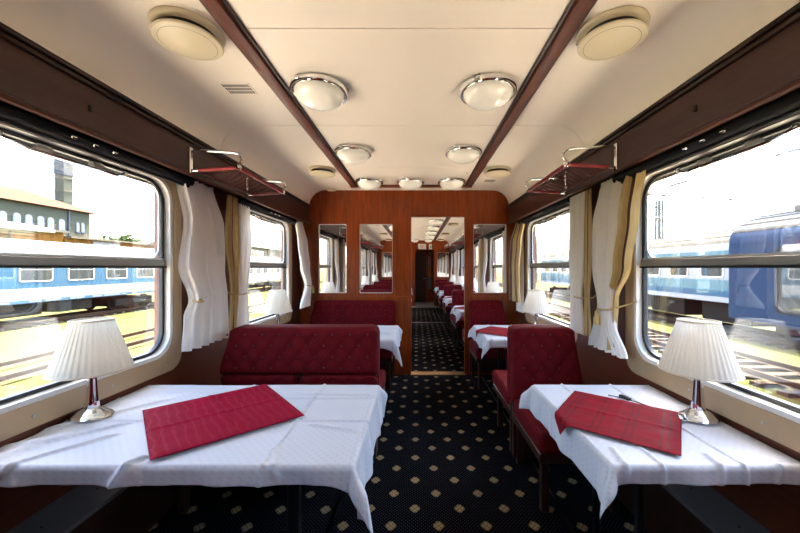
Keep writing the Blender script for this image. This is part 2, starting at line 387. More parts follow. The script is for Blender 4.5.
# side walls: a lower band, an upper band and the pillars between the windows
WIN_Y = [-.52] + BAYC
HW = .615
for s, nm in ((-1, 'left'), (1, 'right')):
    b = MB(); xo = s * (XW + .11); xi = s * XW
    b.box(xi, YB, 0, xo, 14.6, .80); b.box(xi, YB, 2.02, xo, 14.6, 2.62)
    ys = [YB] + [c + d * (HW + .045) for c in WIN_Y for d in (-1, 1)] + [14.6]
    for i in range(0, len(ys), 2): b.box(xi, ys[i], .80, xo, ys[i + 1], 2.02)
    wall = b.build('wall_' + nm, 'wood_long')
    tag(wall, 'dark mahogany side wall behind the %s tables' % SIDEN[s], 'wall', kind='structure')
    # pelmet boards above the windows
    for k, (y0, y1) in enumerate(((YB, YP), (YP2, YE))):
        b = MB(); prof = [(s * XP, 2.035), (s * (XP - .008), 2.045), (s * (XP - .008), 2.052), (s * XP, 2.06), (s * XP, 2.30), (s * XW, 2.30), (s * XW, 2.24), (s * (XP + .02), 2.24), (s * (XP + .02), 2.035)]
        b.prism(prof, 'y', y0, y1); b.build('pelmet', 'pelmet', wall)
        for z0, z1, d in ((2.245, 2.262, .018), (2.266, 2.279, .028), (2.283, 2.292, .020)):
            MB().bbox(s * (XP - d), y0, z0, s * (XP + .01), y1, z1, .003, 1).build('cornice_moulding', 'dark_wood', wall)
        MB().tube([(s * (XP - .004), y0, 2.040), (s * (XP - .004), y1, 2.040)], .007, 6).build('pelmet_bead', 'wood_long', wall, 40)
    # small black coat hook on the pelmet
    h = MB().bbox(s * (XP - .012), 1.505, 2.135, s * XP, 1.52, 2.165, .003, 1).build('coat_hook', 'black')
    tag(h, 'tiny black hook on the pelmet above the %s front table' % SIDEN[s], 'hook')
# partitions
def holed(b, x0, x1, z0, z1, holes, y0, y1):
    xs = sorted({x0, x1, *[h[0] for h in holes], *[h[1] for h in holes]}); zs = sorted({z0, z1, *[h[2] for h in holes], *[h[3] for h in holes]})
    for i in range(len(xs) - 1):
        for j in range(len(zs) - 1):
            cx, cz = (xs[i] + xs[i + 1]) / 2, (zs[j] + zs[j + 1]) / 2
            if not any(h[0] < cx < h[1] and h[2] < cz < h[3] for h in holes): b.box(xs[i], y0, zs[j], xs[i + 1], y1, zs[j + 1])
PANES = [(-1.23, -.838), (-.676, -.216), (.865, 1.324)]; PZ = (1.095, 2.04)
def partition(y0, y1, name, label, panes, pm='pane', pn='glass_pane'):
    b = MB(); holed(b, -XW, XW, 0, 2.6, [(a, c, PZ[0], PZ[1]) for a, c in panes] + [(.013, .77, 0, 2.15)], y0, y1)
    wl = b.build(name, 'wood'); tag(wl, label, 'wall', kind='structure')
    for a, c in panes:
        hw = (c - a) / 2; cx = (a + c) / 2
        fr = MB(); lo = rr(hw + .012, PZ[0] - .012, PZ[1] + .012, .022, 4); li = rr(hw - .006, PZ[0] + .006, PZ[1] - .006, .018, 4)
        fr.ring([(q, z) for q, z in lo], [(q, z) for q, z in li], -.006, y1 - y0 + .006)
        fr.v = [(cx + y, y0 + x, z) for x, y, z in fr.v]
        f = fr.build('pane_frame', 'wood', wl, 30)
        ed = MB(); l2 = rr(hw - .011, PZ[0] + .011, PZ[1] - .011, .015, 4)
        ed.ring(li, l2, .004, y1 - y0 - .004); ed.v = [(cx + y, y0 + x, z) for x, y, z in ed.v]; ed.build('pane_bead', 'reveal', f, 30)
        MB().box(cx - hw + .008, y0 + .022, PZ[0] + .008, cx + hw - .008, y0 + .028, PZ[1] - .008).build(pn, pm, f)
    # door jamb posts and header
    for xa, xb in ((.013, .030), (.753, .77)):
        MB().bbox(xa, y0 - .012, .0, xb, y1 + .012, 2.15, .004, 1).build('door_jamb', 'wood', wl)
    MB().bbox(.03, y0 - .012, 2.133, .753, y1 + .012, 2.15, .004, 1).build('door_header', 'wood', wl)
    for xa, xb in ((-1.30, -.02), (.80, 1.34)):
        MB().bbox(xa, y0 - .010, 1.005, xb, y0, 1.06, .003, 1).build('rail', 'wood', wl)
    return wl
partition(YP, YP2, 'wall_middle', 'mahogany partition wall with glass panes and an open doorway', PANES)
partition(YE, YE2, 'wall_end', 'far mahogany partition with mirrors beside the end door', PANES, 'mirror', 'mirror')
tag(MB().box(-XW, YB - .08, 0, XW, YB, 2.62).build('wall_back', 'wood'), 'mahogany wall closing the carriage', 'wall', kind='structure')
# corridor beyond the far partition
b = MB(); b.box(-.55, 14.45, 0, XW + .1, 14.55, 2.6); b.box(-.60, YE2, 0, -.55, 14.55, 2.6)
tag(b.build('wall_corridor', 'wood'), 'mahogany corridor wall seen through the end door', 'wall', kind='structure')
dr = MB().bbox(.045, 14.38, .01, .50, 14.44, 2.10, .006, 1).build('door_1', 'dark_wood'); tag(dr, 'dark brown corridor door beyond the far partition', 'door', kind='structure')
MB().tube([(.46, 14.37, 1.0), (.46, 14.33, 1.0), (.38, 14.33, 1.0)], .01, 6).build('door_handle', 'steel', dr, 40)
po = empty('wall_poster', (.64, 14.44, 0)); tag(po, 'narrow pink and blue poster beside the dark corridor door', 'poster')
for z0, z1, c in ((1.5, 1.95, 'pink'), (1.05, 1.5, 'orange'), (.55, 1.05, 'skyprint')): MB().box(-.07, -.012, z0, .07, 0, z1).build('printed_panel', c, po)
sg = empty('exit_sign', (.30, YE - .02, 2.25)); tag(sg, 'white box sign with red lettering above the end door', 'sign')
MB().bbox(-.15, -.03, -.10, .15, .02, .10, .008, 1).build('sign_box', 'sign', sg)
b = MB()
for r_ in range(3):
    for k in range(6 - r_): b.box(-.085 + k * .030, -.033, .035 - r_ * .04, -.085 + k * .030 + .02, -.030, .057 - r_ * .04)
tag(b.build('lettering', 'signred', sg), kind='stuff')
sg = empty('notice', (.615, YE - .004, 2.25)); tag(sg, 'small white and green notice next to the box sign', 'sign')
MB().box(-.055, -.008, -.10, .055, .0, .10).build('notice_plate', 'sign', sg); MB().box(-.015, -.010, -.06, .03, -.008, .02).build('pictogram', 'signgreen', sg)
sg = MB().box(.60, 14.42, 2.0, .70, 14.445, 2.12).build('notice', 'sign'); tag(sg, 'small white notice at the top of the corridor wall beside the dark door', 'sign')

# ceiling: separate panels with open joints, backed by the roof skin
def cprof(s):
    pts = [(s * .0, ZC)]
    pts = [(s * 1.13, ZC)] + [(s * (1.13 + .215 * sin(R(a))), ZC - .205 * (1 - cos(R(a)))) for a in range(9, 91, 9)] + [(s * 1.365, ZC - .215)]
    return pts
ce = empty('ceiling', (0, 0, 0)); tag(ce, 'cream panelled carriage ceiling curving down to the pelmets', 'ceiling', kind='structure')
XL, XR = -.69, .76
joints1 = [YB, -.55, .47, 1.49, 2.51, 3.53, YP]; joints2 = [YP2] + [YP2 + (YE - YP2) * k / 8 for k in range(1, 9)]
for js in (joints1, joints2):
    for a, c in zip(js[:-1], js[1:]):
        g = .003
        MB().box(XL, a + g, ZC, XR, c - g, ZC + .02).build('ceiling_panel', 'ceiling', ce)
    for a, c in (zip(js[:-1], js[1:]) if js is joints2 else ((YB, .47), (.47, 2.51), (2.51, YP))):
        g = .003
        for s, xi in ((-1, XL), (1, XR)):
            pr = [(xi, ZC)] + cprof(s); pr2 = [(x * 1.012, z + .018) for x, z in pr[::-1]]; pr2[-1] = (xi, ZC + .02)
            MB().prism(pr + pr2, 'y', a + g, c - g).build('ceiling_side_panel', 'ceiling', ce, 40)
b = MB(); pr = [(x * 1.03, z + .05) for x, z in cprof(-1)[::-1] + cprof(1)]; pr = [(-XW - .11, 2.55), (-1.3, 2.72), (1.3, 2.72), (XW + .11, 2.55)] + [(1.37, 2.32)] + pr[::-1] + [(-1.37, 2.32)]
b.prism([(-XW - .11, 2.53), (-1.25, 2.70), (1.25, 2.70), (XW + .11, 2.53), (XW, 2.53), (1.2, 2.535), (-1.2, 2.535), (-XW, 2.53)], 'y', YB - .1, 14.7)
b.build('roof_skin', 'roofskin', ce)
MB().box(-.55, YE2, 2.42, XW, 14.45, 2.46).build('corridor_ceiling', 'ceiling', ce)
n = 0
def trim(b, label, mat='wood_long'):
    global n; n += 1
    t = b.build('trim_%d' % n, mat, None, 30); tag(t, label, 'trim', kind='structure'); return t
for rm, (y0, y1) in enumerate(((YB, 4.28), (YP2, YE))):
    for x, nm in ((XL, 'wide'), (XR, 'narrow')):
        t = trim(MB().bbox(x - .032, y0, ZC - .026, x + .032, y1, ZC + .004, .006, 2), 'long mahogany ceiling strip over the %s tables %s' % (nm, ('before the partition', 'past the partition')[rm]))
        for d in (-1, 1): MB().bbox(x + d * .042 - .008, y0, ZC - .012, x + d * .042 + .008, y1, ZC + .003, .003, 1).build('edge_bead', 'dark_wood', t)
trim(MB().bbox(XL - .045, 4.28, ZC - .026, XR + .045, 4.345, ZC + .004, .006, 2), 'cross mahogany strip joining the two long ceiling strips')
for k in range(5):
    MB().bbox(-.60 + k * .27, 4.40, ZC - .010, -.60 + k * .27 + .25, 4.56, ZC, .004, 1).build('ceiling_panel', 'ceiling', ce)
MB().bbox(-1.09, 4.48, ZC - .022, -.98, 4.57, ZC, .006, 1).build('cover_plate', 'beige', ce)

# ------------------------------------------------------------------ windows
def make_window(name, label):
    r = empty(name); tag(r, label, 'window', kind='structure')
    A = rr(.70, .785, 2.045, .10); B = rr(.625, .885, 2.0, .14); C = rr(.60, .91, 1.985, .13); D = rr(.583, .927, 1.968, .12)
    MB().ring(A, B, -.012, .006).build('frame', 'alu', r, 40)
    MB().ring(B, rr(.603, .907, 1.987, .13), -.006, .06).build('reveal', 'reveal', r, 40)
    MB().ring(C, D, .03, .055).build('gasket', 'rubber', r, 40)
    m = MB().bbox(.018, -.60, 1.447, .066, .60, 1.492, .006, 1).build('mullion', 'mullion', r)
    MB().box(.014, -.60, 1.440, .05, .60, 1.449).build('rubber_strip', 'rubber', m)
    MB().box(.024, -.585, 1.492, .05, .585, 1.50).build('sash_rail', 'steel', m)
    for z0, z1, nm in ((1.49, 1.97, 'upper_pane'), (.925, 1.449, 'lower_pane')):
        MB().box(.040, -.585, z0, .046, .585, z1).build(nm, 'glass', r)
    sf = MB().ring(rr(.577, 1.495, 1.962, .08), rr(.560, 1.50, 1.945, .075), .034, .040).build('sash_frame', 'steel', r, 40)
    # drop-window handle under the top edge
    h = MB().tube([(.02, -.30, 1.955), (.0, -.27, 1.945), (-.012, -.20, 1.925), (-.012, .20, 1.925), (.0, .27, 1.945), (.02, .30, 1.955)], .008, 8).build('handle', 'chrome', r, 40)
    for y in (-.12, .12): MB().bbox(-.004, y - .03, 1.925, .03, y + .03, 1.962, .005, 1).build('latch', 'steel', h)
    for y in (-.28, .28): MB().lathe([(.016, 0), (.016, .012), (.010, .016)], 12, (.01, y, 1.948)).build('knob', 'chrome', h, 40)
    bl = MB().tube([(-.068, -.70, 2.014), (-.068, .70, 2.014)], .030, 14).build('blind_roller', 'blind', r, 40)
    MB().bbox(-.074, -.69, 1.972, -.062, .69, 1.986, .003, 1).build('blind_hem', 'blind', bl)
    for y in (-.10, .0, .10): MB().bbox(-.106, y - .012, 2.0, -.094, y + .012, 2.012, .004, 1).build('clip', 'chrome', bl)
    for y in (-.55, -.18, .18, .55): MB().lathe([(.007, 0), (.005, .003)], 8, (0, 0, 0)).build('screw', 'steel', r, 40).location = (-.0135, y, .835)
    for k in r.children:
        if k.name.startswith('screw'): k.rotation_euler = (0, R(-90), 0)
    return r
BAYW = ['beside the front table', 'before the partition', 'first past the partition', 'second past the partition', 'third past the partition', 'last before the end door']
w0 = None; wi = 0
for s in (-1, 1):
    for k, c in enumerate(WIN_Y):
        wi += 1
        lab = ('cream framed two-pane window, %s-table side, ' % SIDEN[s]) + (['behind the front bay'] + BAYW)[k]
        if w0 is None: w0 = make_window('window_1', lab); r = w0
        else: r = copy_tree(w0); r.name = 'window_%d' % wi; r['label'] = lab
        r.location = (s * XW, c + (.04 if s < 0 else -.02) * (k == 1), 0); r.rotation_euler = (0, 0, 0 if s > 0 else PI)

# heater covers along the walls
for s in (-1, 1):
    for rm, (y0, y1) in enumerate(((YB, YP), (YP2, YE))):
        hc = empty('heater_cover', (s * 1.42, (y0 + y1) / 2, 0)); tag(hc, 'grey sloping heater cover along the %s-table wall %s' % (SIDEN[s], ('before the partition', 'past the partition')[rm]), 'heater')
        cy = (y0 + y1) / 2; y = y0 + .02
        MB().box(s * -.055, y0 - cy + .01, 0, s * -.045, y1 - cy - .01, .33).build('front_board', 'dark_wood', hc)
        while y < y1 - .1:
            ye = min(y + 1.02, y1 - .02)
            pr = [(-s * .062, .325), (-s * .060, .345), (s * .050, .425), (s * .054, .42), (s * .054, .410), (-s * .052, .325)]
            MB().prism(pr, 'y', y - cy + .002, ye - cy - .002).build('top_panel', 'heater', hc)
            y = ye
        if rm == 0:
            for y in (1.38, 1.62): MB().lathe([(.006, 0), (.004, .003)], 8).build('screw', 'black', hc, 40).location = (-s * .005, y - cy, .388)

# ------------------------------------------------------------------ benches
def tuft(x, z, x0, x1, z0, z1):
    u = x / .126; v = (z - .96) / .16
    f = abs(sin(PI * (u + v))) * abs(sin(PI * (u - v)))
    e = min(x - x0, x1 - x, z - z0, z1 - z); k = sm(e / .05)
    return .012 * math.sqrt(f) * k
def pad(b, x0, x1, z0, z1, yf, yb, wall, taper, r=.028, tufted=True, lean=0.0, nx=None):
    # upright upholstered slab; front at y=yf (faces -y); the edge on the wall side slopes in towards the top
    nx = nx or max(8, int((x1 - x0) / .0135)); nz = max(6, int((z1 - z0) / .0135))
    def lim(z):
        t = taper * sm((z - z0) / (z1 - z0)) + (0 if z < z1 - .05 else 0)
        return (x0 + t, x1) if wall < 0 else (x0, x1 - t)
    def fn(i, j):
        z = z0 + (z1 - z0) * j; a, c = lim(z); x = a + (c - a) * i
        e = min((i) * (c - a), (1 - i) * (c - a)); ez = min(z - z0, z1 - z)
        ro = 0
        for q in (e, ez):
            if q < r: ro += r - math.sqrt(max(0, r * r - (r - q) ** 2))
        ro = min(ro, r * 1.2)
        # round the outline corners at the top
        cx = min(e, .06); cz = min(z1 - z, .06)
        dz = 0
        if e < .06 and z1 - z < .06:
            d = math.hypot(.06 - e, .06 - (z1 - z))
            if d > .06:
                sc = .06 / d; ne = .06 - (.06 - e) * sc; nzz = .06 - (.06 - (z1 - z)) * sc
                x = x + (ne - e) * (1 if i < .5 else -1); z = z1 - nzz
        y = yf + ro - (tuft(x, z, a, c, z0, z1) if tufted else 0) + lean * (z1 - z)
        return (x, y, z)
    o = len(b.v); b.grid(fn, nx, nz)
    per = [i for i in range(nx + 1)] + [j * (nx + 1) + nx for j in range(1, nz + 1)] + [nz * (nx + 1) + i for i in range(nx - 1, -1, -1)] + [j * (nx + 1) for j in range(nz - 1, 0, -1)]
    base = [b.v[o + q] for q in per]; k = len(b.v); b.v += [(x, yb, z) for x, y, z in base]; m = len(per)
    for q in range(m): b.f.append((o + per[q], o + per[(q + 1) % m], k + (q + 1) % m, k + q))
    b.f.append(tuple(k + q for q in range(m)))
def make_bench(side, facing, label, loc):
    # local: faces -y when facing=-1; mid back plane at y=0
    r = empty('dining_bench', loc, 0 if facing < 0 else PI)
    wd = 1.154 if side < 0 else .53; wall = side if facing < 0 else -side      # local x side nearest the carriage wall
    x0, x1 = -wd / 2, wd / 2
    b = MB(); pad(b, x0, x1, .665 if side < 0 else .46, 1.008, -.092, -.004, wall, .075); b.build('backrest', 'velvet', r, 50)
    # buttons at the crossings of the quilting
    b = MB()
    for i in range(-12, 13):
        for j in range(-8, 2):
            x = i * .063; z = .96 + j * .08
            if (i + j) % 2 or not (x0 + .05 < x < x1 - .05) or not ((.69 if side < 0 else .50) < z < .99): continue
            b.lathe([(.0085, 0), (.007, .004), (.003, .006)], 8, (0, 0, 0)); q = len(b.v)
            for t in range(q - 24, q): X, Y, Z = b.v[t]; b.v[t] = (x + X, -.0935 - Z, z + Y)
    tag(b.build('button_tufts', 'button', r, 60), kind='stuff')
    ns = 2 if side < 0 else 1
    for k in range(ns):
        a = x0 + wd * k / ns + .004; c = x0 + wd * (k + 1) / ns - .004
        b = MB(); pad(b, a, c, .47, .668, -.088, -.02, wall, 0, .02, True, .22)
        if side < 0: b.build('lower_back', 'velvet', r, 50)
        b = MB(); b.bbox(a, -.62, .375, c, -.075, .50, .035, 4); b.build('seat_cushion', 'velvet', r, 50)
    MB().bbox(x0 + .01, -.60, .32, x1 - .01, -.006, .378, .006, 1).build('seat_frame', 'dark_wood', r)
    MB().bbox(x0 + .015, -.055, .05, x1 - .015, -.006, .665, .005, 1).build('back_board', 'dark_wood', r)
    for x in (x0 + .06, x1 - .06):
        for y in (-.53, -.05):
            MB().bbox(x - .022, y - .022, .0075 if x * wall < 0 else 0, x + .022, y + .022, .325, .004, 1).build('leg', 'dark_wood', r)
    tag(r, label, 'bench', 'red velvet dining benches'); return r
BX = {-1: (-1.33 - .176) / 2, 1: (.80 + 1.33) / 2}
BK = {-1: 'wide two-seat red tufted bench', 1: 'single red tufted seat'}
MIDS = [(.34, 1, 0), (2.54, -1, 0), (2.545, 1, 1), (4.588, -1, 1)]
mid2 = [YP2 + .012, 6.70, 8.76, 10.80, YE - .012]
for k in range(4): MIDS += [(mid2[k] + (.004 if k else 0), 1, 2 + k), (mid2[k + 1] - (.004 if k < 3 else 0), -1, 2 + k)]
proto = {}
for s in (-1, 1):
    for y, fc, bay in MIDS:
        back = {(0, 1): 'with its back to the camera side', (0, -1): 'facing the large red napkin', (1, 1): '', (1, -1): ''}
        where = BAY[bay]; which = 'back to end door' if fc < 0 else 'facing end door'
        lab = '%s %s, %s' % (BK[s], where, which)
        if (s, fc) not in proto: r = proto[(s, fc)] = make_bench(s, fc, lab, (BX[s], y, .007 if s > 9 else 0))
        else: r = copy_tree(proto[(s, fc)], (BX[s], y, 0)); r['label'] = lab

# ------------------------------------------------------------------ tables, cloths, napkins, lamps
ZT = .752
TX = {-1: (-1.455, -.125), 1: (.795, 1.455)}
TH = .395
def make_table(s, loc):
    r = empty('dining_table', loc); x0, x1 = TX[s]; cx = loc[0]
    MB().bbox(x0 - cx, -TH, ZT - .028, x1 - cx, TH, ZT, .006, 2).build('table_top', 'dark_wood', r, 30)
    if s < 0:
        xl = -.46 - cx
        MB().bbox(xl - .025, -.025, .012, xl + .025, .025, ZT - .028, .004, 1).build('leg', 'black', r)
        MB().bbox(xl - .05, -.20, .0, xl + .05, .20, .016, .005, 1).build('foot_plate', 'black', r)
    else:
        for y in (-.17, .17):
            MB().bbox(1.03 - cx - .014, y - .014, .0, 1.03 - cx + .014, y + .014, ZT - .028, .003, 1).build('leg', 'black', r)
        MB().bbox(1.03 - cx - .010, -.17, ZT - .16, 1.03 - cx + .010, .17, ZT - .14, .003, 1).build('cross_bar', 'brass', r)
    MB().bbox((x0 if s < 0 else x1 - .03) - cx, -.34, ZT - .075, (x0 + .03 if s < 0 else x1) - cx, .34, ZT - .028, .004, 1).build('wall_bracket', 'black', r)
    return r
def drape1(a, r=.016):
    # arc length a past an edge -> (outward, down)
    if a <= 0: return a, 0
    q = r * PI / 2
    if a < q: return r * sin(a / r), r * (1 - cos(a / r))
    return r + (a - q) * .06, r + (a - q)
def make_cloth(s, seed, ov_front, ov_back, ov_aisle, creases, ridges, loc, nres=(300, 190)):
    # local origin at the table's base; extends over x in table range
    x0, x1 = TX[s]; cx = loc[0]; x0 -= cx; x1 -= cx
    ax0, ax1 = (x0 - .002, x1 + ov_aisle) if s < 0 else (x0 - ov_aisle, x1 + .002)
    def fn(i, j):
        X = ax0 + (ax1 - ax0) * i; of = ov_front * (1 + (1.1 * sm((i - .80) / .2) if s < 0 else .5 * sm((.25 - i) / .25))); Y = -TH - of + (2 * TH + of + ov_back) * j
        a = (X - x1 if s < 0 else x0 - X); b = (Y - TH) if Y > 0 else (-TH - Y)
        a = max(a, 0); b = max(b, 0); sy = 1 if Y > 0 else -1; sx = 1 if s < 0 else -1
        r = math.hypot(a, b); px = min(max(X, x0), x1) if a > 0 else X; py = min(max(Y, -TH), TH)
        z = ZT + .0022
        nz = noise.noise(Vector((X * 3.1, Y * 3.1, seed))) * .0025 + noise.noise(Vector((X * 9, Y * 9, seed + 4))) * .0012
        h = .0028 + nz
        for ax, p, amp in creases:
            h += amp * gauss((X if ax == 'x' else Y) - p + .004 * noise.noise(Vector((X * 5, Y * 5, p))), .0075)
        for (p, q, wd, amp) in ridges:
            d = Vector((q[0] - p[0], q[1] - p[1])); L = d.length; d /= L; e = Vector((X - p[0], Y - p[1])); t = e.dot(d) / L; t2 = e.x * d.y - e.y * d.x
            if -.2 < t < 1.2: h += 1.35 * amp * gauss(t2, wd) * sm((t + .2) / .3) * sm((1.2 - t) / .3)
        h = max(h, .0005)
        if r <= 0: return (X, Y, z + h)
        o, dn = drape1(r); ux, uy = a / r * sx, b / r * sy
        along = X if b > a else Y
        rip = (.010 * sin(along * 16 + seed) + .006 * sin(along * 37 + seed * 2)) * sm(r / .12)
        if a > 0 and b > 0:
            th = math.atan2(b, a) * 2; o = o * (1 + 3.0 * abs(sin(th)) ** 2 * sm(r / .1)); rip *= .3
            dn = dn * (1 - .10 * abs(sin(th)))
        bx, by = (x1 if s < 0 else x0) if a > 0 else X, (TH * sy if b > 0 else Y)
        return (bx + ux * (o + max(rip, -.004) + h), by + uy * (o + max(rip, -.004) + h), z + h * (1 - sm(r / .02)) + .002 - dn)
    m = MB().grid(fn, *nres)
    o = m.build('tablecloth', 'linen', None, 70, loc)
    sd = o.modifiers.new('thickness', 'SOLIDIFY'); sd.thickness = .0016; sd.offset = 0
    return o
def make_napkin(size, rot, mat, seed, loc, folds, droop=None):
    h = size / 2; cr, sr = cos(rot), sin(rot)
    def fn(i, j):
        x = -h + size * i; y = -h + size * j
        z = .0015 + abs(noise.noise(Vector((x * 6, y * 6, seed)))) * .005 + abs(noise.noise(Vector((x * 15, y * 15, seed)))) * .002
        for ax, p, amp in folds: z += amp * gauss((x if ax == 'x' else y) - p, .010)
        e = min(x + h, h - x, y + h, h - y); z *= .4 + .6 * sm(e / .03)
        X = x; Y = y
        if droop:
            wx = loc[0] + cr * x - sr * y; a = droop - wx
            if a > 0:
                o_, dn = drape1(a, .02); nx = droop - o_ - .004; z = z - dn * .95
                dX = nx - wx; X = x + dX * cr; Y = y - dX * sr
        return (X, Y, z)
    o = MB().grid(fn, 48, 48).build('napkin', mat, None, 60, loc)
    o.rotation_euler = (0, 0, rot); sd = o.modifiers.new('thickness', 'SOLIDIFY'); sd.thickness = .0014; sd.offset = 1
    return o
def make_lamp(loc, rz):
    r = empty('table_lamp', loc, rz)
    MB().lathe([(.082, 0), (.084, .005), (.078, .012), (.064, .018), (.060, .022), (.048, .030), (.034, .036), (.028, .044)], 40, sx=1.0, sy=.82).build('base', 'chrome', r, 50)
    MB().lathe([(.026, .042), (.027, .055), (.023, .075), (.019, .12), (.0165, .17), (.016, .205), (.019, .208), (.019, .214), (.010, .216), (.010, .26)], 24).build('stem', 'chrome', r, 50)
    sh = MB().lathe([(.148 - .073 * t / 8, .212 + .228 * t / 8) for t in range(9)], 160, caps=False, rmod=lambda k: .0022 if (k // 2) % 2 else -.0004).build('lamp_shade', 'shade', r, 25)
    for rad, z in ((.149, .213), (.076, .439)):
        MB().tube([(rad * cos(2 * PI * k / 48), rad * sin(2 * PI * k / 48), z) for k in range(48)], .0042, 6, True).build('shade_piping', 'shade_trim', sh, 60)
    sp = MB()
    for k in range(3): sp.tube([(0, 0, .25), (.074 * cos(k * 2.094), .074 * sin(k * 2.094), .438)], .0016, 5)
    sp.build('shade_carrier', 'steel', r)
    MB().lathe([(.012, .255), (.016, .27), (.030, .31), (.030, .335), (.016, .365), (.004, .372)], 16).build('bulb', 'opal', r, 60)
    return r
protoT = {}; protoC = {}; protoN = {}; lamp0 = None
for bay, cy in enumerate(TABC):
    for s in (-1, 1):
        cx = sum(TX[s]) / 2; loc = (cx, cy, 0); sn = SIDEN[s]; bl = BAY[bay]
        if s not in protoT: t = protoT[s] = make_table(s, loc)
        else: t = copy_tree(protoT[s], loc)
        tag(t, 'dark %s dining table under a white cloth %s' % (sn, bl), 'table', 'carriage dining tables')
        if bay < 2:
            if s < 0:
                cre = [('y', -.06, .006), ('y', .20, .005), ('x', .36, .0055), ('x', -.05, .003)]
                rid = [((-.66, -.14), (-.40, .16), .016, .009), ((-.60, -.30), (-.38, -.10), .014, .009), ((-.52, -.42), (-.34, -.20), .012, .009), ((-.62, -.40), (-.56, -.28), .026, .012),
                       ((-.14, -.46), (-.08, -.36), .012, .012), ((-.66, -.30), (-.54, -.20), .030, .010), ((.44, -.10), (.64, -.16), .012, .006), ((.30, .26), (.66, .24), .010, .004), ((-.40, .26), (-.10, .30), .012, .005), ((.42, -.44), (.36, -.30), .012, .006)]
                cl = make_cloth(s, 3.3 + bay, .070 + .02 * bay, .05, .20, cre, rid, loc, (300, 190) if bay == 0 else (110, 70))
            else:
                cre = [('x', .11, .007), ('x', -.17, .007), ('y', .10, .003)]
                rid = [((-.30, -.44), (-.28, -.30), .012, .006), ((.02, -.46), (.04, -.34), .012, .007), ((.22, -.46), (.24, -.36), .010, .006)]
                cl = make_cloth(s, 8.1 + bay, .066 + .02 * bay, .10, .15, cre, rid, loc, (230, 190) if bay == 0 else (80, 70))
            protoC[s] = cl
        else:
            cl = protoC[s].copy(); COL.objects.link(cl); cl.location = loc
        tag(cl, 'white damask cloth hanging over the %s table %s' % (sn, bl), 'tablecloth', 'white tablecloths')
        zn = ZT + .016
        if bay == 0:
            if s < 0: nk = make_napkin(.555, R(41), 'napkin_a', 2.0, (-.795, 1.575, zn), [('x', 0, .006), ('y', 0, .006)])
            else: nk = make_napkin(.462, R(-38), 'napkin_b', 5.0, (1.010, 1.535, zn), [('x', .0, .004), ('y', .0, .004)], .765)
            lb = {-1: 'large crimson square napkin laid askew on the wide front table', 1: 'rose red checked napkin drooping over the narrow front table edge'}[s]
        else:
            if s not in protoN: nk = protoN[s] = make_napkin(.50 if s < 0 else .43, R(44 if s < 0 else -40), 'napkin_b' if s > 0 else 'napkin_a', 3.0 + s, (-.80 if s < 0 else .985, 0, zn), [('x', 0, .004), ('y', 0, .004)], None if s < 0 else .765)
            else: nk = protoN[s].copy(); COL.objects.link(nk)
            nk.location = (-.80 if s < 0 else .985, cy - (0 if s < 0 else .02), zn); lb = 'red square napkin on the %s table %s' % (sn, bl)
        tag(nk, lb, 'napkin', 'red napkins on the tables')
        ll = (s * 1.378, cy - (.025 if bay or s < 0 else .045), ZT + .0105)
        if lamp0 is None: lp = lamp0 = make_lamp(ll, 0)
        else: lp = copy_tree(lamp0, ll, 0 if bay else R(12))
        tag(lp, 'pleated white table lamp on the %s table %s' % (sn, bl), 'lamp', 'pleated table lamps')
        if bay == 0 and s > 0:
            cd_ = MB().tube([(-.05, .01, .008), (-.085, .05, .006), (-.11, .12, .006), (-.13, .20, .006), (-.165, .27, .006), (-.20, .31, .006)], .0028, 6).build('power_cord', 'black', lp, 50)
            MB().bbox(-.16, .225, .003, -.135, .285, .017, .005, 2).build('cord_switch', 'black', cd_, 40)
            MB().lathe([(.02, 0), (.021, .006), (.014, .022), (.008, .03)], 16, (-.085, .0, 0)).build('dimmer_knob', 'chrome', lp, 50)

# ------------------------------------------------------------------ curtains
def interp(keys, z):
    if z >= keys[0][0]: return keys[0][1:]
    for (za, *a), (zb, *c) in zip(keys[:-1], keys[1:]):
        if z >= zb:
            t = sm((za - z) / (za - zb)); return [p + (q - p) * t for p, q in zip(a, c)]
    return keys[-1][1:]
def make_curtain(name, mat, keys, folds, xc, amp, seed, ztop=2.03):
    if mat == 'voile': folds = folds + 2
    # keys: (z, y_start, y_end, x_offset); x measured towards the aisle from xc
    zt, zb = keys[0][0], keys[-1][0]
    def fn(i, j):
        z = zt + (zb - zt) * j; ya, yb, xo = interp(keys, z)
        t = i; wv = 1.1 * (1 - 2 * abs(sin(PI * folds * t + seed)) ** .75) + .35 * sin(2 * PI * folds * 1.7 * t + seed * 2.3 + z * 1.5)
        wl = abs(yb - ya); am = amp * (.6 + .4 * min(1, .2 / max(wl, .05)))
        am *= .75 + .35 * noise.noise(Vector((t * 3, z * 2, seed)))
        if j < .03: am *= .75
        y = ya + (yb - ya) * t + .006 * noise.noise(Vector((t * 6, z * 4, seed + 9)))
        return (xc + xo + am * wv, y, z + (.003 * sin(2 * PI * folds * t + 1) if j > .98 else 0))
    nm = MB().grid(fn, max(36, folds * 12), 44, uv=True)
    return nm.build(name, mat, None, 80, fix=False)
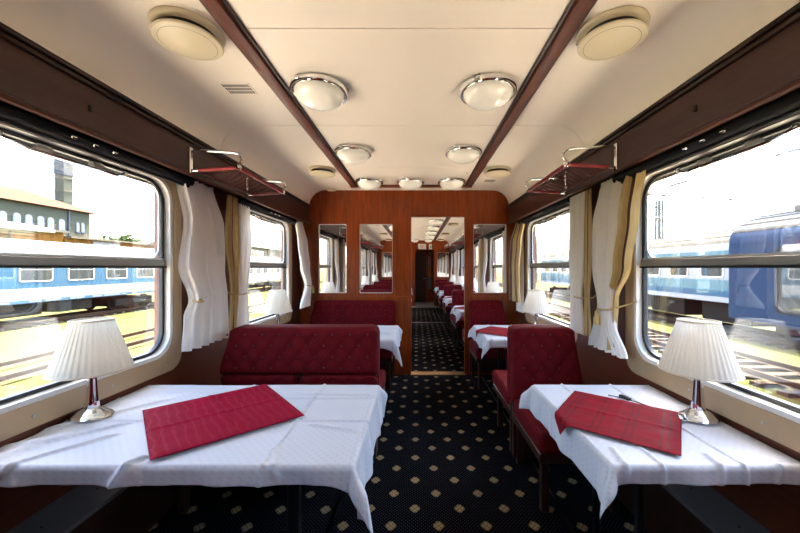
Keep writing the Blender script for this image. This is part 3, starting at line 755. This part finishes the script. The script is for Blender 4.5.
def make_tieback(s, yc, z, half, xc, hook, xr=.05, tassel=None):
    r = empty('curtain_tieback', (s * xc, yc, z))
    pts = [(-s * xr * 1.05 * sin(a), half * cos(a), -.012 * sin(a)) for a in [PI * k / 12 for k in range(13)]]
    hk = (s * .06, hook[0] - yc, hook[1] - z)
    if hook[0] > yc: pts = [hk] + pts
    else: pts = pts + [hk]
    MB().tube(pts, .0055, 7).build('cord', 'cord', r, 60)
    MB().lathe([(.010, -.008), (.010, .008)], 10, hk).build('hook', 'steel', r, 40)
    if tassel is not None:
        ty, tz = tassel; x = -s * (xr * 1.05 + .008)
        t = MB().lathe([(.006, .0), (.013, -.008), (.013, -.020), (.009, -.026), (.017, -.036), (.020, -.06), (.022, -.095), (.012, -.097)], 14, (x, ty, tz)).build('tassel', 'cord', r, 50)
        MB().lathe([(.0105, -.0235), (.0115, -.026), (.0105, -.0285)], 12, (x, ty, tz)).build('tassel_band', 'brass', t, 60)
    return r
G1 = 'white sheer curtains'; G2 = 'gold striped curtains'; G3 = 'gold curtain tiebacks'
XCU = 1.405
# wide side, window beside the front table: white curtain at its far jamb
c = make_curtain('sheer_curtain', 'voile', [(2.03, 2.16, 2.52, 0), (1.75, 2.20, 2.62, .02), (1.45, 2.16, 2.63, .02), (1.225, 2.245, 2.64, .035), (1.12, 2.20, 2.66, .03), (.90, 2.17, 2.66, .03)], 4, -XCU, .034, 1.0)
tag(c, 'white sheer curtain pinched at mid height, behind the lamp on the wide front table', 'curtain', G1)
t = make_tieback(-1, 2.275, 1.225, .035, XCU - .035, (2.66, 1.26), .04); tag(t, 'thin cord pinching the white curtain beside the wide front window', 'tieback', G3)
c = make_curtain('gold_curtain', 'drape', [(2.03, 2.53, 2.60, -.02), (1.5, 2.56, 2.67, -.02), (1.22, 2.63, 2.69, -.02), (.92, 2.64, 2.70, -.02)], 2, -XCU - .03, .010, 2.0)
tag(c, 'gold edge of a curtain mostly hidden behind the pinched white one', 'curtain', G2)
# wide side, window before the partition: gold then white at its near jamb
c = make_curtain('gold_curtain', 'drape', [(2.03, 2.72, 2.88, .0), (1.7, 2.70, 2.90, .0), (1.25, 2.78, 2.87, .0), (.90, 2.74, 2.88, 0)], 3, -XCU, .016, 4.0)
tag(c, 'gold striped curtain under the luggage rack on the wide side', 'curtain', G2)
c = make_curtain('sheer_curtain', 'voile', [(2.03, 2.87, 3.06, .0), (1.7, 2.88, 3.10, .0), (1.25, 2.86, 2.98, .02), (.90, 2.84, 3.02, .01)], 4, -XCU + .004, .016, 5.0)
tag(c, 'white sheer curtain beside the gold one behind the wide bench', 'curtain', G1)
t = make_tieback(-1, 2.87, 1.23, .11, XCU, (2.66, 1.31), .045); tag(t, 'gold cord slanting across gold and white curtains behind the wide bench', 'tieback', G3)
# wide side, far jamb by the partition
c = make_curtain('sheer_curtain', 'voile', [(2.03, 4.20, 4.42, .02), (1.75, 4.16, 4.50, .06), (1.45, 4.22, 4.52, .08), (1.22, 4.34, 4.50, .10), (.94, 4.14, 4.53, .09)], 4, -XCU, .028, 6.0)
tag(c, 'white sheer curtain hanging against the partition on the wide side', 'curtain', G1)
t = make_tieback(-1, 4.42, 1.22, .085, XCU - .10, (4.56, 1.24), .042, (.02, -.01)); tag(t, 'gold cord with tassel on the curtain against the partition, wide side', 'tieback', G3)
# narrow side, front window far jamb: gold towards the window, white behind it
c = make_curtain('gold_curtain', 'drape', [(2.03, 1.90, 2.17, 0), (1.75, 1.95, 2.20, -.01), (1.45, 2.02, 2.24, -.01), (1.24, 2.13, 2.26, -.02), (1.05, 2.17, 2.26, -.01), (.90, 2.16, 2.27, -.01)], 2, XCU, .034, .6)
tag(c, 'gold and burgundy striped curtain swept aside by the narrow front window', 'curtain', G2)
c = make_curtain('sheer_curtain', 'voile', [(2.03, 2.14, 2.38, 0), (1.75, 2.17, 2.44, -.02), (1.45, 2.19, 2.42, -.03), (1.19, 2.18, 2.29, -.05), (1.08, 2.16, 2.36, -.045), (.885, 2.06, 2.49, -.03)], 4, XCU, .030, 2.6)
tag(c, 'white sheer curtain gathered by a tassel beside the single front seat', 'curtain', G1)
t = make_tieback(1, 2.235, 1.18, .075, XCU - .05, (2.02, 1.24), .045, (.02, -.02)); tag(t, 'gold cord with a thick tassel above the narrow front table', 'tieback', G3)
# narrow side, second window near jamb: gold then white
c = make_curtain('gold_curtain', 'drape', [(2.03, 2.52, 2.64, 0), (1.6, 2.50, 2.68, 0), (1.22, 2.54, 2.64, 0), (.92, 2.52, 2.66, 0)], 2, XCU, .014, 3.6)
tag(c, 'gold curtain edge under the luggage rack on the narrow side', 'curtain', G2)
c = make_curtain('sheer_curtain', 'voile', [(2.03, 2.61, 2.86, 0), (1.6, 2.62, 2.88, 0), (1.22, 2.62, 2.80, -.02), (.92, 2.62, 2.84, 0)], 5, XCU - .004, .016, 7.6)
tag(c, 'white sheer curtain beside the gold one behind the single seat', 'curtain', G1)
t = make_tieback(1, 2.64, 1.22, .13, XCU, (2.44, 1.30), .045); tag(t, 'gold cord slanting across the curtains behind the single front seat', 'tieback', G3)
# narrow side, by the partition
c = make_curtain('gold_curtain', 'drape2', [(2.03, 4.10, 4.44, .0), (1.75, 4.08, 4.52, -.05), (1.45, 4.12, 4.53, -.06), (1.25, 4.10, 4.53, -.06), (1.02, 4.06, 4.54, -.06)], 3, XCU, .034, 9.0)
tag(c, 'gold and brown striped curtain hanging against the partition', 'curtain', G2)
c = make_curtain('sheer_curtain', 'voile', [(1.98, 4.28, 4.48, .03), (1.4, 4.26, 4.50, .03), (.88, 4.20, 4.50, .01)], 4, XCU + .008, .010, 3.0)
tag(c, 'white sheer hem showing below the gold curtain against the partition', 'curtain', G1)
# past the partition: every window carries a pair of white sheers and gold drapes
pw = {}
for bay in range(2, 6):
    for s in (-1, 1):
        for d in (-1, 1):
            cy = BAYC[bay] + d * .70; key = (s, d); where = 'at %s-side window %s, %s jamb' % (SIDEN[s], BAYW[bay], 'door-side' if d > 0 else 'partition-side')
            if key not in pw:
                # local: y measured from the jamb, gold on the pillar side, white on the window side
                f = lambda a, c: tuple(sorted((d * a, d * c)))
                g = make_curtain('gold_curtain', 'drape', [(2.03, *f(.10, .24), 0), (1.6, *f(.08, .26), 0), (1.22, *f(.12, .22), 0), (.92, *f(.10, .26), 0)], 2, s * XCU, .014, 1.5 + d)
                h = make_curtain('sheer_curtain', 'voile', [(2.03, *f(-.12, .12), 0), (1.6, *f(-.12, .11), 0), (1.22, *f(.0, .13), -s * .02), (.92, *f(-.08, .12), 0)], 4, s * (XCU - .004), .016, 2.5 + s)
                pw[key] = (g, h)
            else:
                g, h = [q.copy() for q in pw[key]]; COL.objects.link(g); COL.objects.link(h)
            g.location = h.location = (0, cy, 0)
            tag(g, 'gold striped curtain ' + where, 'curtain', G2); tag(h, 'white sheer curtain ' + where, 'curtain', G1)

# ------------------------------------------------------------------ luggage racks
def make_rack(s, loc):
    # local origin on the pelmet; x towards the aisle is -s
    r = empty('luggage_rack', loc); L = .36; W = .315; a = -s
    T = lambda x, y, z: (a * x, y, z)
    for y in (-L, L):
        p = MB().bbox(min(0, a * .014), y - .014, .025, max(0, a * .014), y + .014, .195, .004, 1).build('bracket', 'chrome', r)
        for z in (.045, .175): MB().tube([T(.014, y, z), T(.020, y, z)], .007, 8).build('bolt', 'steel', p, 40)
        ln = [T(.012, y, .165), T(.05, y, .175), T(.10, y, .172), T(W - .03, y, .160), T(W + .005, y, .150), T(W + .022, y, .130), T(W + .020, y, .105), T(W, y, .085), T(W - .01, y, .068)]
        MB().tube(ln, .0085, 8).build('rail_loop', 'chrome', r, 50)
        MB().tube([T(.012, y, .045), T(.06, y, .048)], .0095, 8).build('arm_socket', 'chrome', r, 50)
        MB().tube([T(.055, y, .048), T(W - .012, y, .062)], .012, 8).build('end_tube', 'rackred', r, 50)
    MB().tube([T(W, -L - .012, .063), T(W, L + .012, .063)], .0135, 8).build('front_tube', 'rackred', r, 50)
    for y in (-L, L): MB().lathe([(.016, -.012), (.018, 0), (.016, .012)], 10, T(W, y, .064)).build('corner_joint', 'chrome', r, 50)
    MB().tube([T(.05, -L, .047), T(.05, L, .047)], .010, 8).build('rear_tube', 'net', r, 50)
    b = MB(); n = 13; x0, x1 = .05, W; sp = .060
    def seg(p, q):
        (xa, ya), (xb, yb) = p, q; zf = lambda x: .047 + (x - .05) * .05 - .006 * sin(PI * (x - .05) / (W - .05))
        pts = [T(xa + (xb - xa) * t / 4, ya + (yb - ya) * t / 4, zf(xa + (xb - xa) * t / 4)) for t in range(5)]; b.tube(pts, .0022, 4)
    k = -L - (x1 - x0)
    while k < L:
        for sg in (1, -1):
            y0, y1 = (k, k + (x1 - x0)) if sg > 0 else (k + (x1 - x0), k)
            pts = []
            ta, tb = 0, 1
            for lim in (-L, L):
                for (yy, t0) in ((y0, 0), (y1, 1)): pass
            f = lambda t: y0 + (y1 - y0) * t
            ts = [t / 40 for t in range(41) if -L <= f(t / 40) <= L]
            if len(ts) > 1: seg((x0 + (x1 - x0) * ts[0], f(ts[0])), (x0 + (x1 - x0) * ts[-1], f(ts[-1])))
        k += sp
    tag(b.build('net', 'net', r), kind='stuff')
    return r
RY = [2.54, 6.72, 8.77, 10.82]; RK = ['above the front benches', 'first past the partition', 'second past the partition', 'third past the partition']
for s in (-1, 1):
    r0 = None
    for k, y in enumerate(RY):
        loc = (s * XP, y if k else (2.54 if s < 0 else 2.47), 2.02)
        r = make_rack(s, loc) if r0 is None else copy_tree(r0, loc)
        r0 = r0 or r
        tag(r, 'red net luggage rack over the %s side, %s' % (SIDEN[s], RK[k]), 'luggage rack', 'luggage racks')

# ------------------------------------------------------------------ ceiling fittings
def make_light(loc):
    r = empty('ceiling_light', loc)
    MB().lathe([(.156, 0), (.163, -.008), (.163, -.034), (.158, -.042), (.148, -.042), (.143, -.030), (.143, 0)], 48).build('ring', 'chrome', r, 40)
    R0 = .142; D = .082
    MB().lathe([(R0 * cos(R(a)), -.034 - D * sin(R(a))) for a in range(0, 90, 8)] + [(.004, -.034 - D)], 48).build('dome', 'opal_lit', r, 60)
    for k in range(3): MB().bbox(-.012, -.004, -.026, .012, .004, -.006, .003, 1).build('clip', 'steel', r).location = (.165 * cos(k * 2.1), .165 * sin(k * 2.1), 0)
    for c in r.children:
        if c.name.startswith('clip'): c.rotation_euler = (0, 0, math.atan2(c.location.y, c.location.x) + PI / 2)
    return r
rows = [('behind the front bay', .95, 0), ('first row from the front bay', 1.98, 0), ('second row from the front bay', 3.03, 0), ('row against the cross strip', 4.06, 1)]
rows += [('row %s past the partition' % q, y, m) for q, y, m in zip(('one', 'two', 'three', 'four', 'five', 'six', 'seven'), (5.15, 6.28, 7.40, 8.53, 9.68, 10.85, 12.45), (0, 0, 0, 0, 0, 0, 1))]
l0 = None
for nm, y, mid in rows:
    for x, cn in [(-.46, 'over the wide side'), (.52, 'over the aisle edge')] + ([(.03, 'in the middle')] if mid else []):
        l = make_light((x, y, ZC)) if l0 is None else copy_tree(l0, (x, y, ZC)); l0 = l0 or l
        tag(l, 'opal dome ceiling light %s, %s' % (cn, nm), 'ceiling light', 'opal ceiling lights')
def make_vent(loc):
    r = empty('ceiling_vent', loc)
    MB().lathe([(.140, .0), (.143, -.006), (.141, -.012), (.132, -.020), (.08, -.022)], 48).build('base_ring', 'beige', r, 40)
    MB().lathe([(.112, -.020), (.112, -.062)], 40).build('dark_gap', 'black', r, 40)
    MB().lathe([(.112, -.044), (.133, -.046), (.136, -.051), (.131, -.057), (.09, -.067), (.04, -.076), (.006, -.079)], 48).build('cap', 'beige', r, 30)
    MB().lathe([(.005, 0), (.004, -.004)], 8, (-.120, .07, -.018)).build('screw', 'steel', r, 40)
    return r
v0 = None
for k, y in enumerate((1.50, 3.62, 5.78, 7.95, 10.2, 12.2)):
    for s in (-1, 1):
        loc = (-.90 if s < 0 else .965, y, ZC)
        v = make_vent(loc) if v0 is None else copy_tree(v0, loc); v0 = v0 or v
        tag(v, 'round beige ceiling air vent on the %s side %s' % (SIDEN[s], BAY[k]), 'air vent', 'round ceiling vents')
def make_grille(loc, label, sx=1):
    r = empty('vent_grille', loc); tag(r, label, 'vent grille')
    MB().bbox(-.085 * sx, -.062, -.003, .085 * sx, .062, .001, .001, 1).build('plate', 'ceiling', r)
    b = MB()
    for j in range(3):
        for i in range(11): b.box((-.074 + i * .0140) * sx, -.050 + j * .036, -.0042, (-.074 + i * .0140 + .0085) * sx, -.050 + j * .036 + .026, -.002)
    tag(b.build('slots', 'grille', r), kind='stuff')
make_grille((-.935, 1.99, ZC), 'slotted vent grille with three rows in the ceiling over the wide side')
make_grille((.98, 4.08, ZC), 'small slotted vent grille in the ceiling by the partition on the narrow side', .8)
for y, nm in ((3.35, 'nearer the front bay'), (3.75, 'nearer the cross strip')): tag(MB().lathe([(.012, 0), (.010, -.006), (.004, -.009)], 12, (.66, y, ZC)).build('ceiling_stud', 'steel', None, 40), 'small metal stud in the ceiling beside the narrow-side strip, %s' % nm, 'stud')

# ------------------------------------------------------------------ outside
ZR = -1.25
tag(MB().grid(lambda i, j: (-160 + 320 * i, -120 + 360 * j, ZR - .25), 8, 8).build('ground', 'ground'), 'dry sunlit grass and gravel of the railway yard', 'ground', kind='structure')
bb = MB().prism([(-8.6, ZR - .26), (-8.2, ZR - .20), (7.3, ZR - .20), (7.7, ZR - .26)], 'y', -60, 90).build('reflector_bed', 'reflector')  # unseen pale bed, added to bounce sunlight up onto the ceiling
tag(bb, 'unseen pale ballast bed the dining carriage stands on', 'reflector', kind='structure')
def track(xc, label, y0=-30, y1=70, bed=True):
    r = empty('railway_track', (xc, 0, ZR - .25 + (.05 if abs(xc) < 8 else 0))); tag(r, label, 'railway track', 'yard tracks')
    for x in (-.75, .75): MB().prism([(x - .07, .10), (x + .07, .10), (x + .012, .125), (x + .036, .21), (x + .036, .25), (x - .036, .25), (x - .036, .21), (x - .012, .125)], 'y', y0, y1).build('rail', 'rail', r)
    if not bed: return
    b = MB(); y = y0
    while y < y1: b.box(-1.25, y, 0, 1.25, y + .24, .10); y += .65
    tag(b.build('sleepers', 'sleeper', r), kind='stuff')
track(-11.0, 'rusty rails in the grass beyond the wide-table windows', bed=False)
track(5.0, 'empty rusty track on the added ballast beside the narrow tables')
track(9.75, 'track under the deep blue coach'); track(14.6, 'track under the turquoise and white coach'); track(-20.2, 'track under the blue and white coach')
def coach(xs, sgn, y0, y1, label, z_sill, z_shoulder, z_roof, bands, wins, body, roofm, width=2.85, wfm='steel', letter=None, ribs=0):
    # xs: x of the side facing the carriage; the body extends to xs+sgn*width
    r = empty('railway_coach', (xs + sgn * width / 2, (y0 + y1) / 2, ZR)); tag(r, label, 'railway coach')
    h = width / 2; L = (y1 - y0) / 2; z0 = z_sill - ZR; zs = z_shoulder - ZR; zr = z_roof - ZR
    MB().bbox(-h, -L, z0, h, L, zs, .05, 2).build('body', body, r, 40)
    arc = [(-h + .0, zs - .03)] + [(-h * cos(R(a)), zs - .03 + (zr - zs + .03) * sin(R(a)) ** .8) for a in range(8, 173, 8)] + [(h, zs - .03)]
    rf = MB().prism(arc, 'y', -L + .03, L - .03).build('roof', roofm, r, 40)
    for k in range(ribs):
        a = R(20 + k * 14); x = -sgn * (h * cos(a)); z = zs - .03 + (zr - zs + .03) * sin(a) ** .8
        MB().box(x - .02, -L + .1, z - .02, x + .02, L - .1, z + .03).build('roof_rib', 'coach_roof', rf)
    fx = -sgn * h
    for za, zb, m in bands: MB().box(fx - sgn * .012, -L + .06, za - ZR, fx + sgn * .02, L - .06, zb - ZR).build('stripe', m, r)
    za, zb, wd, pitch, off = wins; y = y0 + off
    while y + wd < y1 - .3:
        f = MB().ring(rr(wd / 2, za - ZR, zb - ZR, .12, 3), rr(wd / 2 - .05, za - ZR + .05, zb - ZR - .05, .09, 3), fx - sgn * .03, fx + sgn * .02).build('window_frame', wfm, r)
        f.location.y = y + wd / 2 - (y0 + y1) / 2
        MB().box(fx - sgn * .020, -wd / 2 + .04, za - ZR + .04, fx + sgn * .01, wd / 2 - .04, zb - ZR - .04).build('window_glass', 'coach_window', f)
        MB().box(fx - sgn * .028, -wd / 2 + .04, zb - ZR - .30, fx + sgn * .01, wd / 2 - .04, zb - ZR - .26).build('window_bar', 'coach_white', f)
        y += pitch
    if letter:
        b = MB(); y = -L + 2
        while y < L - 2:
            q = rnd.uniform(.05, .14)
            if rnd.random() < .85: b.box(fx - sgn * .016, y, letter[0] - ZR, fx, y + q, letter[1] - ZR)
            y += q + (.04 if rnd.random() < .85 else .5)
        tag(b.build('lettering', 'coach_white', r), kind='stuff')
    for yb in (-L + 3.2, L - 3.2):
        bo = MB(); bo.bbox(-h + .25, yb - 1.5, .25, h - .25, yb + 1.5, .75, .05, 1); g = bo.build('bogie', 'under', r)
        for dy in (-1.2, 1.2):
            for x in (-.75, .75): MB().tube([(x - .07, yb + dy, .442), (x + .07, yb + dy, .442)], .44, 18).build('wheel', 'under', g, 40)
    for k in range(5): MB().bbox(-h + .2, -L + 5.5 + k * (2 * L - 11) / 5, .35, h - .2, -L + 5.5 + (k + .7) * (2 * L - 11) / 5, z0 + .02, .04, 1).build('equipment_box', 'under', r)
    for yb in (-L, L):
        for x in (-.85, .85): MB().tube([(x, yb, z0 + .15), (x, yb + (.5 if yb > 0 else -.5), z0 + .15)], .12, 10).build('buffer', 'under', r, 40)
    return r
cz = 1.44
coach(-18.7, -1, 2.0, 26.2, 'sky blue and white railway coach standing across the yard', cz - 1.70, cz + 1.0, cz + 1.44,
      [(cz - 1.71, cz - 1.55, 'coach_blue'), (cz - 1.55, cz - .99, 'coach_white'), (cz - .99, cz + .42, 'coach_blue'), (cz + .42, cz + 1.0, 'coach_white')],
      (cz - .67, cz + .20, 1.5, 2.25, .55), 'coach_white', 'coach_white', letter=(cz - 1.67, cz - 1.59))
coach(-18.7, -1, 27.6, 51, 'white railway coach coupled behind the sky blue one', cz - 1.70, cz + 1.0, cz + 1.44,
      [(cz - 1.71, cz - 1.55, 'coach_roof')], (cz - .67, cz + .20, 1.2, 1.9, .7), 'coach_white', 'coach_white')
nb = coach(8.3, 1, -14, 8.96, 'deep blue railway coach with rounded roof close to the window', cz - 1.30, cz + .62, cz + 1.40,
      [(cz - 1.3, cz + .62, 'coach_deep')], (cz - 1.02, cz + .50, 1.45, 2.35, 1.5), 'coach_deep', 'coach_deep', ribs=5, wfm='under')
b = MB(); b.bbox(-.7, 9.0, cz + 1.30 - ZR, .7, 10.6, cz + 1.52 - ZR, .05, 1); b.build('roof_equipment', 'coach_roof', nb)
coach(13.2, 1, 8.0, 36, 'turquoise and white railway coach behind the deep blue one', cz - 1.48, cz + 1.1, cz + 1.72,
      [(cz - 1.48, cz - 1.25, 'coach_white'), (cz - 1.25, cz - .98, 'coach_blue'), (cz - .98, cz - .52, 'coach_cyan'), (cz + .38, cz + .75, 'coach_cyan')], (cz - .42, cz + .30, 1.2, 1.9, .8), 'coach_white', 'coach_roof', ribs=6)
# station building
sb = empty('station_building', (-60, 36, ZR)); tag(sb, 'long grey green station building with red roof and arched windows', 'building')
H = lambda z: z + cz - ZR
MB().box(-12, -34, 0, 0, 26.4, H(10.0)).build('walls', 'render_grey', sb)
MB().box(0, -34, 0, .06, 26.4, H(6.2)).build('lower_wall', 'stone', sb)
e0, e1 = H(10.0), H(13.2)
MB().add([(.9, -35, e0), (.9, 27.4, e0), (-12.9, 27.4, e0), (-12.9, -35, e0), (-6, -30, e1), (-6, 21, e1)], [(0, 1, 5, 4), (1, 2, 5), (2, 3, 4, 5), (3, 0, 4), (0, 3, 2, 1)]).build('roof', 'tile_roof', sb)
MB().box(-6.5, 12, e1 - .5, -5.5, 16.5, e1 + .55).build('roof_ridge_vent', 'tile_roof', sb)
MB().tube([(.12, 22.6, 0), (.12, 22.6, e0)], .12, 8).build('downpipe', 'ink', sb)
for px in (3, 17, 29, 41, 51, 62, 78, 83):
    y = 60 * 340 / (417 - px) - 36; wv = .5 if px < 70 else .28
    if y > 25.5: y = 25.5
    poly = [(y - wv, H(6.4)), (y + wv, H(6.4)), (y + wv, H(7.8))] + [(y + wv * cos(R(a)), H(7.8) + wv * sin(R(a))) for a in range(20, 161, 20)] + [(y - wv, H(7.8))]
    f = MB().prism(poly, 'x', 0, .10).build('arched_window', 'coach_white', sb)
    MB().box(.1, y - wv * .75, H(6.55), .14, y + wv * .75, H(7.7)).build('pane', 'skyprint', f)
    MB().box(.0, y - wv * 1.2, H(6.2), .25, y + wv * 1.2, H(6.4)).build('sill', 'ink', f)
tw = empty('tower', (-72.6, 70.0, ZR)); tag(tw, 'tall square grey tower with a white banner behind the station roof', 'tower')
q = .95; k_ = 1.1
MB().bbox(-q, -q, 0, q, q, H(27), .05, 1).build('shaft', 'render_grey', tw)
for z in (14.2, 16.6, 22.5): MB().box(-q - .12, -q - .12, H(z * k_), q + .12, q + .12, H(z * k_) + .28).build('string_course', 'stone', tw)
bn = MB().box(-q - .06, -q - .08, H(17.3 * k_), q + .08, q + .06, H(20.9 * k_)).build('banner', 'banner', tw)
b = MB(); zc = H(19.7 * k_)
for dx, dz in ((-.20, .1), (.20, -.15)):
    dia = [(dx - .35, zc + dz), (dx, zc + dz + .4), (dx + .35, zc + dz), (dx, zc + dz - .4)]
    b.prism(dia, 'y', -q - .12, -q - .08); b.prism(dia, 'x', q + .08, q + .12)
b.build('banner_emblem', 'ink', bn)
b = MB()
for j in range(2):
    for k in range(6): b.box(-.80 + k * .28, -q - .11, H(18.5 * k_) - j * .5, -.80 + k * .28 + .2, -q - .08, H(18.5 * k_) - j * .5 + .22)
tag(b.build('banner_lettering', 'mast', bn), kind='stuff')
ob = empty('low_building', (-44, 46, ZR)); tag(ob, 'low ochre building with small windows behind the blue coach', 'building')
MB().box(-9, -9.0, 0, 0, -3.6, H(4.35)).build('end_block', 'ochre', ob); MB().box(-9, -3.6, 0, .2, 13, H(3.75)).build('main_block', 'ochre', ob)
MB().box(-9.4, -9.4, H(4.35), .6, -3.4, H(4.6)).build('roof', 'stone', ob); MB().box(-9.4, -3.4, H(3.75), .8, 13.4, H(3.98)).build('roof', 'stone', ob)
MB().box(.2, .0, 0, .3, 4.2, H(3.6)).build('white_wall', 'coach_white', ob)
for y, wv in ((-2.0, .5), (-.9, .3), (5.4, .7), (8.4, .5), (10.8, .5)):
    f = MB().box(.2, y - wv, H(2.2), .32, y + wv, H(3.2)).build('window_frame', 'coach_white', ob); MB().box(.32, y - wv * .8, H(2.35), .36, y + wv * .8, H(3.05)).build('pane', 'coach_window', f)
cn = empty('platform_canopy', (-37, 24, ZR)); tag(cn, 'white platform canopy below the arched station windows', 'canopy')
MB().prism([(-3, H(3.4)), (2, H(3.4)), (2, H(3.7)), (-.5, H(4.25)), (-3, H(3.7))], 'y', -16, 9).build('roof', 'coach_white', cn)
for y in (-14, -7, 0, 7): MB().tube([(0, y, 0), (0, y, H(3.4))], .12, 8).build('post', 'mast', cn)
def tree(x, y, h, rad, label, seed):
    r = empty('tree', (x, y, ZR)); tag(r, label, 'tree', 'trees beyond the yard'); q = random.Random(seed)
    MB().tube([(0, 0, 0), (.1, 0, h * .45), (0, .1, h * .8)], [.28, .2, .08], 8).build('trunk', 'bark', r, 60)
    b = MB()
    cs = [(q.gauss(0, .5) * rad, q.gauss(0, .5) * rad, h * .75 + q.gauss(0, .35) * rad, q.uniform(.3, .55) * rad) for _ in range(14)]
    for cx, cy, cz_, cr in cs:
        for _ in range(90):
            v = Vector((q.gauss(0, 1), q.gauss(0, 1), q.gauss(0, 1))).normalized() * cr * q.uniform(.6, 1); p = Vector((cx, cy, cz_)) + v
            a = Vector((q.gauss(0, 1), q.gauss(0, 1), q.gauss(0, 1))).normalized(); c_ = v.cross(a).normalized(); sz = q.uniform(.18, .34)
            b.add([p - a * sz, p + c_ * sz * .6, p + a * sz, p - c_ * sz * .6], [(0, 1, 2, 3)])
    tag(b.build('foliage', 'leaf', r, fix=False), kind='stuff')
tree(-58.5, 66.5, 10.4, 2.4, 'loose green tree standing past the end of the station roof', 1)
tree(-58, 73, 9.8, 1.9, 'smaller loose tree just beyond the first one', 2)
tree(-50.5, 65, 6.4, 2.0, 'low dark green tree over the end of the ochre building', 3)
tree(-46, 70.5, 6.0, 1.8, 'lowest green tree past the end of the ochre building', 4)
# pale warehouse and a shed seen through the second wide-side window
wb = empty('warehouse', (-45, 95, ZR)); tag(wb, 'pale warehouse with shallow roof far beyond the white coach', 'building')
MB().box(-10, -15, 0, 0, 25, 8.5).build('walls', 'stone', wb); MB().prism([(-10.5, 8.5), (.5, 8.5), (-5, 11)], 'y', -15.5, 25.5).build('roof', 'coach_roof', wb)
for k in range(6): MB().box(0, -12 + k * 6, 4.5, .1, -9 + k * 6, 6.5).build('window', 'coach_window', wb)
# overhead line masts and wires
def mast(x, y, h, label):
    r = empty('catenary_mast', (x, y, ZR)); tag(r, label, 'mast', 'overhead line masts')
    for dx in (-.22, .22):
        for dy in (-.22, .22): MB().tube([(dx, dy, 0), (dx * .7, dy * .7, h)], .085, 6).build('upright', 'mast', r)
    b = MB(); z = .4; k = 0
    while z < h - .5:
        s1 = 1 if k % 2 else -1
        for d in (-.22, .22):
            b.tube([(-.22 * s1, d, z), (.22 * s1, d, z + .5)], .02, 4); b.tube([(d, -.22 * s1, z), (d, .22 * s1, z + .5)], .02, 4)
        z += .5; k += 1
    tag(b.build('lattice', 'mast', r), kind='stuff')
    MB().tube([(0, 0, h - .6), (-3.2, 0, h - .3)], .04, 6).build('arm', 'mast', r); MB().tube([(0, 0, h - 1.6), (-3.0, 0, h - .45)], .03, 6).build('brace', 'mast', r)
mast(20.2, 28.2, 8.3, 'grey lattice mast rising behind the turquoise coach')
mast(21.0, 60, 8.3, 'far grey lattice mast along the line')
for k, (x, z) in enumerate(((9.2, 5.6), (9.2, 4.4), (14.6, 5.9), (14.6, 4.7))):
    tag(MB().tube([(x, -20 + 8 * i, z - .35 * sin(PI * (i % 4) / 4)) for i in range(13)], .035, 5).build('overhead_wire', 'mast'), '%s overhead wire above the %s coach' % (('upper', 'lower')[k % 2], ('deep blue', 'turquoise')[k // 2]), 'wire')
for k, (pa, pb) in enumerate((((7, 6.5, 3.6), (16.6, 27.6, 6.9)), ((6, 9, 3.4), (26, 22, 5.6)))):
    tag(MB().tube([pa, pb], .035, 5).build('overhead_wire', 'mast'), ('wire running slantwise to the arm of the lattice mast', 'wire crossing the yard above the deep blue coach roof')[k], 'wire')
